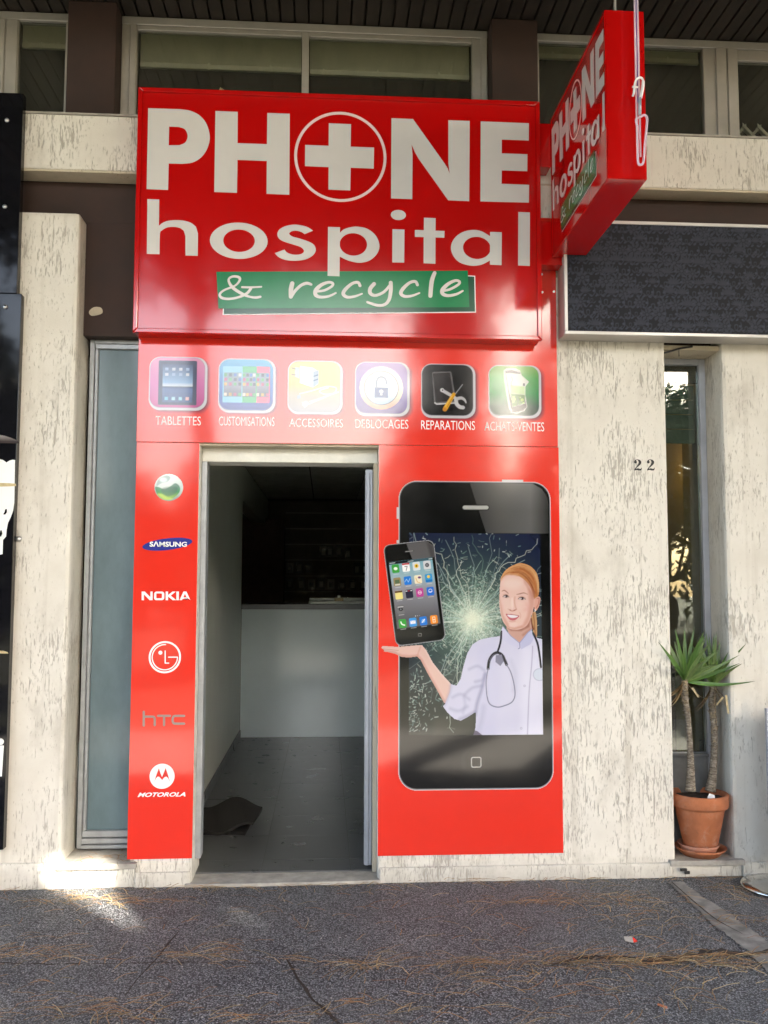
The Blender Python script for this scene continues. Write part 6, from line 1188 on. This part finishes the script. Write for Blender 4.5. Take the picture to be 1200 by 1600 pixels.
for q in range(900):
    x, y = rng.uniform(-1.9, 2.6), rng.uniform(-1.9, -.03); r = rng.uniform(.0015, .0045); g = rng.uniform(.05, .34)
    gp.add([(x - r, y - r, .001), (x + r, y - r * .8, .001), (x + r * .9, y + r, .001), (x - r * .8, y + r, .001), (x + r * .2, y, r * 1.3)], [(0, 1, 4), (1, 2, 4), (2, 3, 4), (3, 0, 4)], (g, g * .97, g * .92))
o = gp.build('grit', M['vcol'], None, colors=True); o['kind'] = 'stuff'; o['label'] = 'loose pale grit on the asphalt'
k = [(1.3224,-.8649),(1.3338,-.8726)]; sc1 = thing('candy_wrapper', 'tiny red and white wrapper lying among the pine needles', 'litter', (k[0][0], k[0][1], 0))
MB().add([(k[0][0] - .02, k[0][1], .010), (k[0][0] + .012, k[0][1] - .012, .006), (k[0][0] + .018, k[0][1] + .018, .02), (k[0][0] - .02, k[0][1] + .022, .022)], [(0, 1, 2, 3)]).build('white_half', M['concrete'], sc1); MB().add([(k[0][0] + .013, k[0][1] - .012, .006), (k[0][0] + .034, k[0][1] - .006, .010), (k[0][0] + .030, k[0][1] + .010, .013), (k[0][0] + .019, k[0][1] + .018, .02)], [(0, 1, 2, 3)]).build('red_half', M['red_print'], sc1)
k = [(1.2317,-1.4443),(1.2552,-1.4709)]; MBc = MB(); MBc.tube([(k[0][0], k[0][1], .006), (k[1][0], k[1][1], .006)], .0042, 10); tag(MBc.build('cigarette_butt', M['terracotta'], None, at=(k[0][0], k[0][1], 0)), 'orange cigarette butt lying alone on the asphalt, lower right', 'litter')
k = [(1.8793,.159),(1.8731,.0602)]; MBc = MB(); MBc.box(k[0][0] + .0, k[0][0] + .035, -.030, -.018, .035, .05); MBc.box(k[0][0] + .022, k[0][0] + .05, -.031, -.0185, .02, .036); tag(MBc.build('black_clip', M['cable'], None, 0.003, at=(k[0][0], -.02, .03)), 'small black plastic clip at the wall foot left of the sill slab', 'clip')

# ================================================================== TREES across the pavement: their crowns shade the front, gaps let sun patches and sky through
ax1 = S.orthogonal().normalized(); ax2 = S.cross(ax1).normalized()
def pr(p): p = Vector(p); return np.array((p.dot(ax1), p.dot(ax2)))
GAPS = [((-1.40, 0, .06), (-1.24, -.05, 0), .055, .2), ((-1.20, -.03, .02), (-1.0, -.33, 0), .08, .5), ((-.90, -.08, .0), (-.50, -.50, 0), .055, .35), ((-.96, 0, .06), (-.86, -.03, .0), .04, .3),
        ((1.82, 0, 1.58), (1.81, 0, 1.74), .045, .0), ((1.31, 0, 1.66), (1.33, 0, 1.74), .03, -.3), ((2.20, 0, 1.30), (2.205, 0, 1.42), .035, .0), ((1.73, 0, .90), (1.74, 0, .97), .03, -.3), ((-3.4, -3.7, 0), (3.8, -3.7, 0), .50, .2)]
GP = [(pr(a), pr(b), r, m) for a, b, r, m in GAPS]
def keep_mask(C, size):
    q = np.stack([C @ np.array(ax1), C @ np.array(ax2)], 1); ok = np.ones(len(C), bool)
    for a, b, r, m in GP:
        d = b - a; t_ = np.clip(((q - a) @ d) / (d @ d + 1e-9), 0, 1); ok &= np.hypot(*(q - a - t_[:, None] * d).T) > r + size * m
    return ok
def leaf_cloud(C, size, name, parent):
    """small leaf-sized faces at centres C"""
    n = len(C); a = rng.normal(size=(n, 3)); a /= np.linalg.norm(a, axis=1)[:, None]; b = rng.normal(size=(n, 3)); b -= (a * b).sum(1)[:, None] * a; b /= np.linalg.norm(b, axis=1)[:, None]
    s1_ = (size * rng.uniform(.7, 1.3, n))[:, None]; s2_ = s1_ * .42
    V = np.stack([C - a * s1_ / 2, C + b * s2_ / 2, C + a * s1_ / 2, C - b * s2_ / 2], 1).reshape(-1, 3).astype(np.float32); F = np.arange(n * 4, dtype=np.int32)
    V -= np.array(origin(parent), np.float32)
    me = bpy.data.meshes.new(name); me.vertices.add(n * 4); me.vertices.foreach_set('co', V.ravel()); me.loops.add(n * 4); me.loops.foreach_set('vertex_index', F); me.polygons.add(n); me.polygons.foreach_set('loop_start', np.arange(n, dtype=np.int32) * 4); me.update(calc_edges=True); me.materials.append(M['foliage'])
    o = bpy.data.objects.new(name, me); COL.objects.link(o); o.parent = parent; return o
def pine(x, y, zb, rx, ry, rz, n, label):
    t_ = thing('umbrella_pine', label, 'tree', (x, y, 0), 'umbrella pines along the pavement')
    tk = MB(); tk.tube([tuple(q) for q in spline([(x, y, -.05), (x + .1, y + .05, zb * .4), (x - .1, y - .05, zb * .8), (x, y, zb + rz * .6)], n=6)], list(np.linspace(.26, .13, 19)), 12)
    for k in range(9):
        a = k * 2.4; e = (x + rx * .75 * math.cos(a), y + ry * .75 * math.sin(a), zb + rz * .5); tk.tube([tuple(q) for q in spline([(x, y, zb * .86), (x + rx * .3 * math.cos(a), y + ry * .3 * math.sin(a), zb * 1.0), e], n=4)], list(np.linspace(.10, .025, 9)), 7)
    tk.build('trunk', M['trunk_pine'], t_)
    nc = 240; a = rng.uniform(0, 2 * math.pi, nc); r = np.sqrt(rng.random(nc)); cc = np.stack([x + rx * r * np.cos(a), y + ry * r * np.sin(a), zb + rz * (.25 + .75 * rng.random(nc)) * np.sqrt(1 - .75 * r ** 2) + .15], 1)
    i = rng.integers(0, nc, n); C = cc[i] + rng.normal(size=(n, 3)) * np.array([.75, .75, .32]); C = C[C[:, 2] > zb - .25]
    C = C[keep_mask(C, .24)]
    leaf_cloud(C, .26, 'crown', t_)
for x, y, zb, rx, ry, rz, n, lb_ in ((-2.6, -6.4, 6.3, 3.9, 3.6, 2.0, 20000, 'first umbrella pine behind the photographer'), (3.2, -5.4, 6.0, 4.2, 3.6, 2.2, 26000, 'second umbrella pine behind the photographer'), (8.6, -6.6, 6.2, 4.6, 4.2, 2.2, 26000, 'third umbrella pine, down the pavement to the right'), (5.0, -10.6, 6.9, 4.6, 3.6, 2.2, 24000, 'fourth umbrella pine, by the far kerb'), (-2.2, -11.4, 7.2, 4.2, 3.0, 2.0, 13000, 'fifth umbrella pine, by the far kerb to the left'), (-9.2, -7.5, 6.3, 3.8, 3.8, 2.0, 12000, 'sixth umbrella pine, far left along the pavement'), (11.5, -12.5, 6.6, 4.2, 3.6, 2.2, 13000, 'seventh umbrella pine, far right by the kerb')):
    pine(x, y, zb, rx, ry, rz, n, lb_)
pine(11.4, -24.5, 2.0, 2.1, 2.1, 6.0, 18000, 'eighth umbrella pine, low-crowned, across the street')
def bush(x, y, r, h, n, label, name='evergreen_tree', sz=.45):
    t_ = thing(name, label, 'tree', (x, y, 0)); tk = MB(); tk.tube([(x, y, -.05), (x, y, h * .6)], [.2, .08], 8); tk.build('trunk', M['trunk_pine'], t_)
    nc = 40; cc = np.stack([x + r * rng.normal(0, .42, nc), y + r * rng.normal(0, .42, nc), h * (.12 + .80 * rng.random(nc))], 1); cc[:, :2] = (cc[:, :2] - [x, y]) * (1.15 - cc[:, 2:3] / h * .8) + [x, y]
    C = cc[rng.integers(0, nc, n)] + rng.normal(size=(n, 3)) * np.array([.5, .5, .7]) * r * .33; C = C[C[:, 2] > .1]; leaf_cloud(C, sz, 'crown', t_); return t_
bush(3.5, -22, 2.4, 11.0, 8000, 'tall dark evergreen tree across the street'); bush(6.9, -23, 1.5, 9.5, 5000, 'second tall evergreen across the street, slimmer')
bush(10.0, -27, 2.0, 3.2, 2500, 'round bush across the street on the right'); bush(-13, -24, 4.0, 9.5, 7000, 'bushy tree across the street far left')
bush(-10.6, -23, 2.3, 10.5, 6000, 'tall thin evergreen between two bushy trees, far left across the street')
bush(-8.6, -20, 2.0, 7.0, 5000, 'slim dark evergreen across the street on the left'); bush(18, -30, 4.0, 9.0, 5000, 'bushy tree across the street far right')
bush(11.6, -17.5, 2.2, 9.6, 7000, 'broad dark evergreen across the street to the right'); bush(15.0, -19.5, 2.6, 10.5, 7000, 'tallest evergreen at the right across the street')
for i, x in enumerate(range(-10, 11, 2)): tag(bush(x + .5, -34 + (i % 2), 1.7, 5.0 + (i * 37 % 5) * .35, 3000, 'clipped round tree in the row across the street', 'clipped_tree'), group='row of clipped trees across the street')
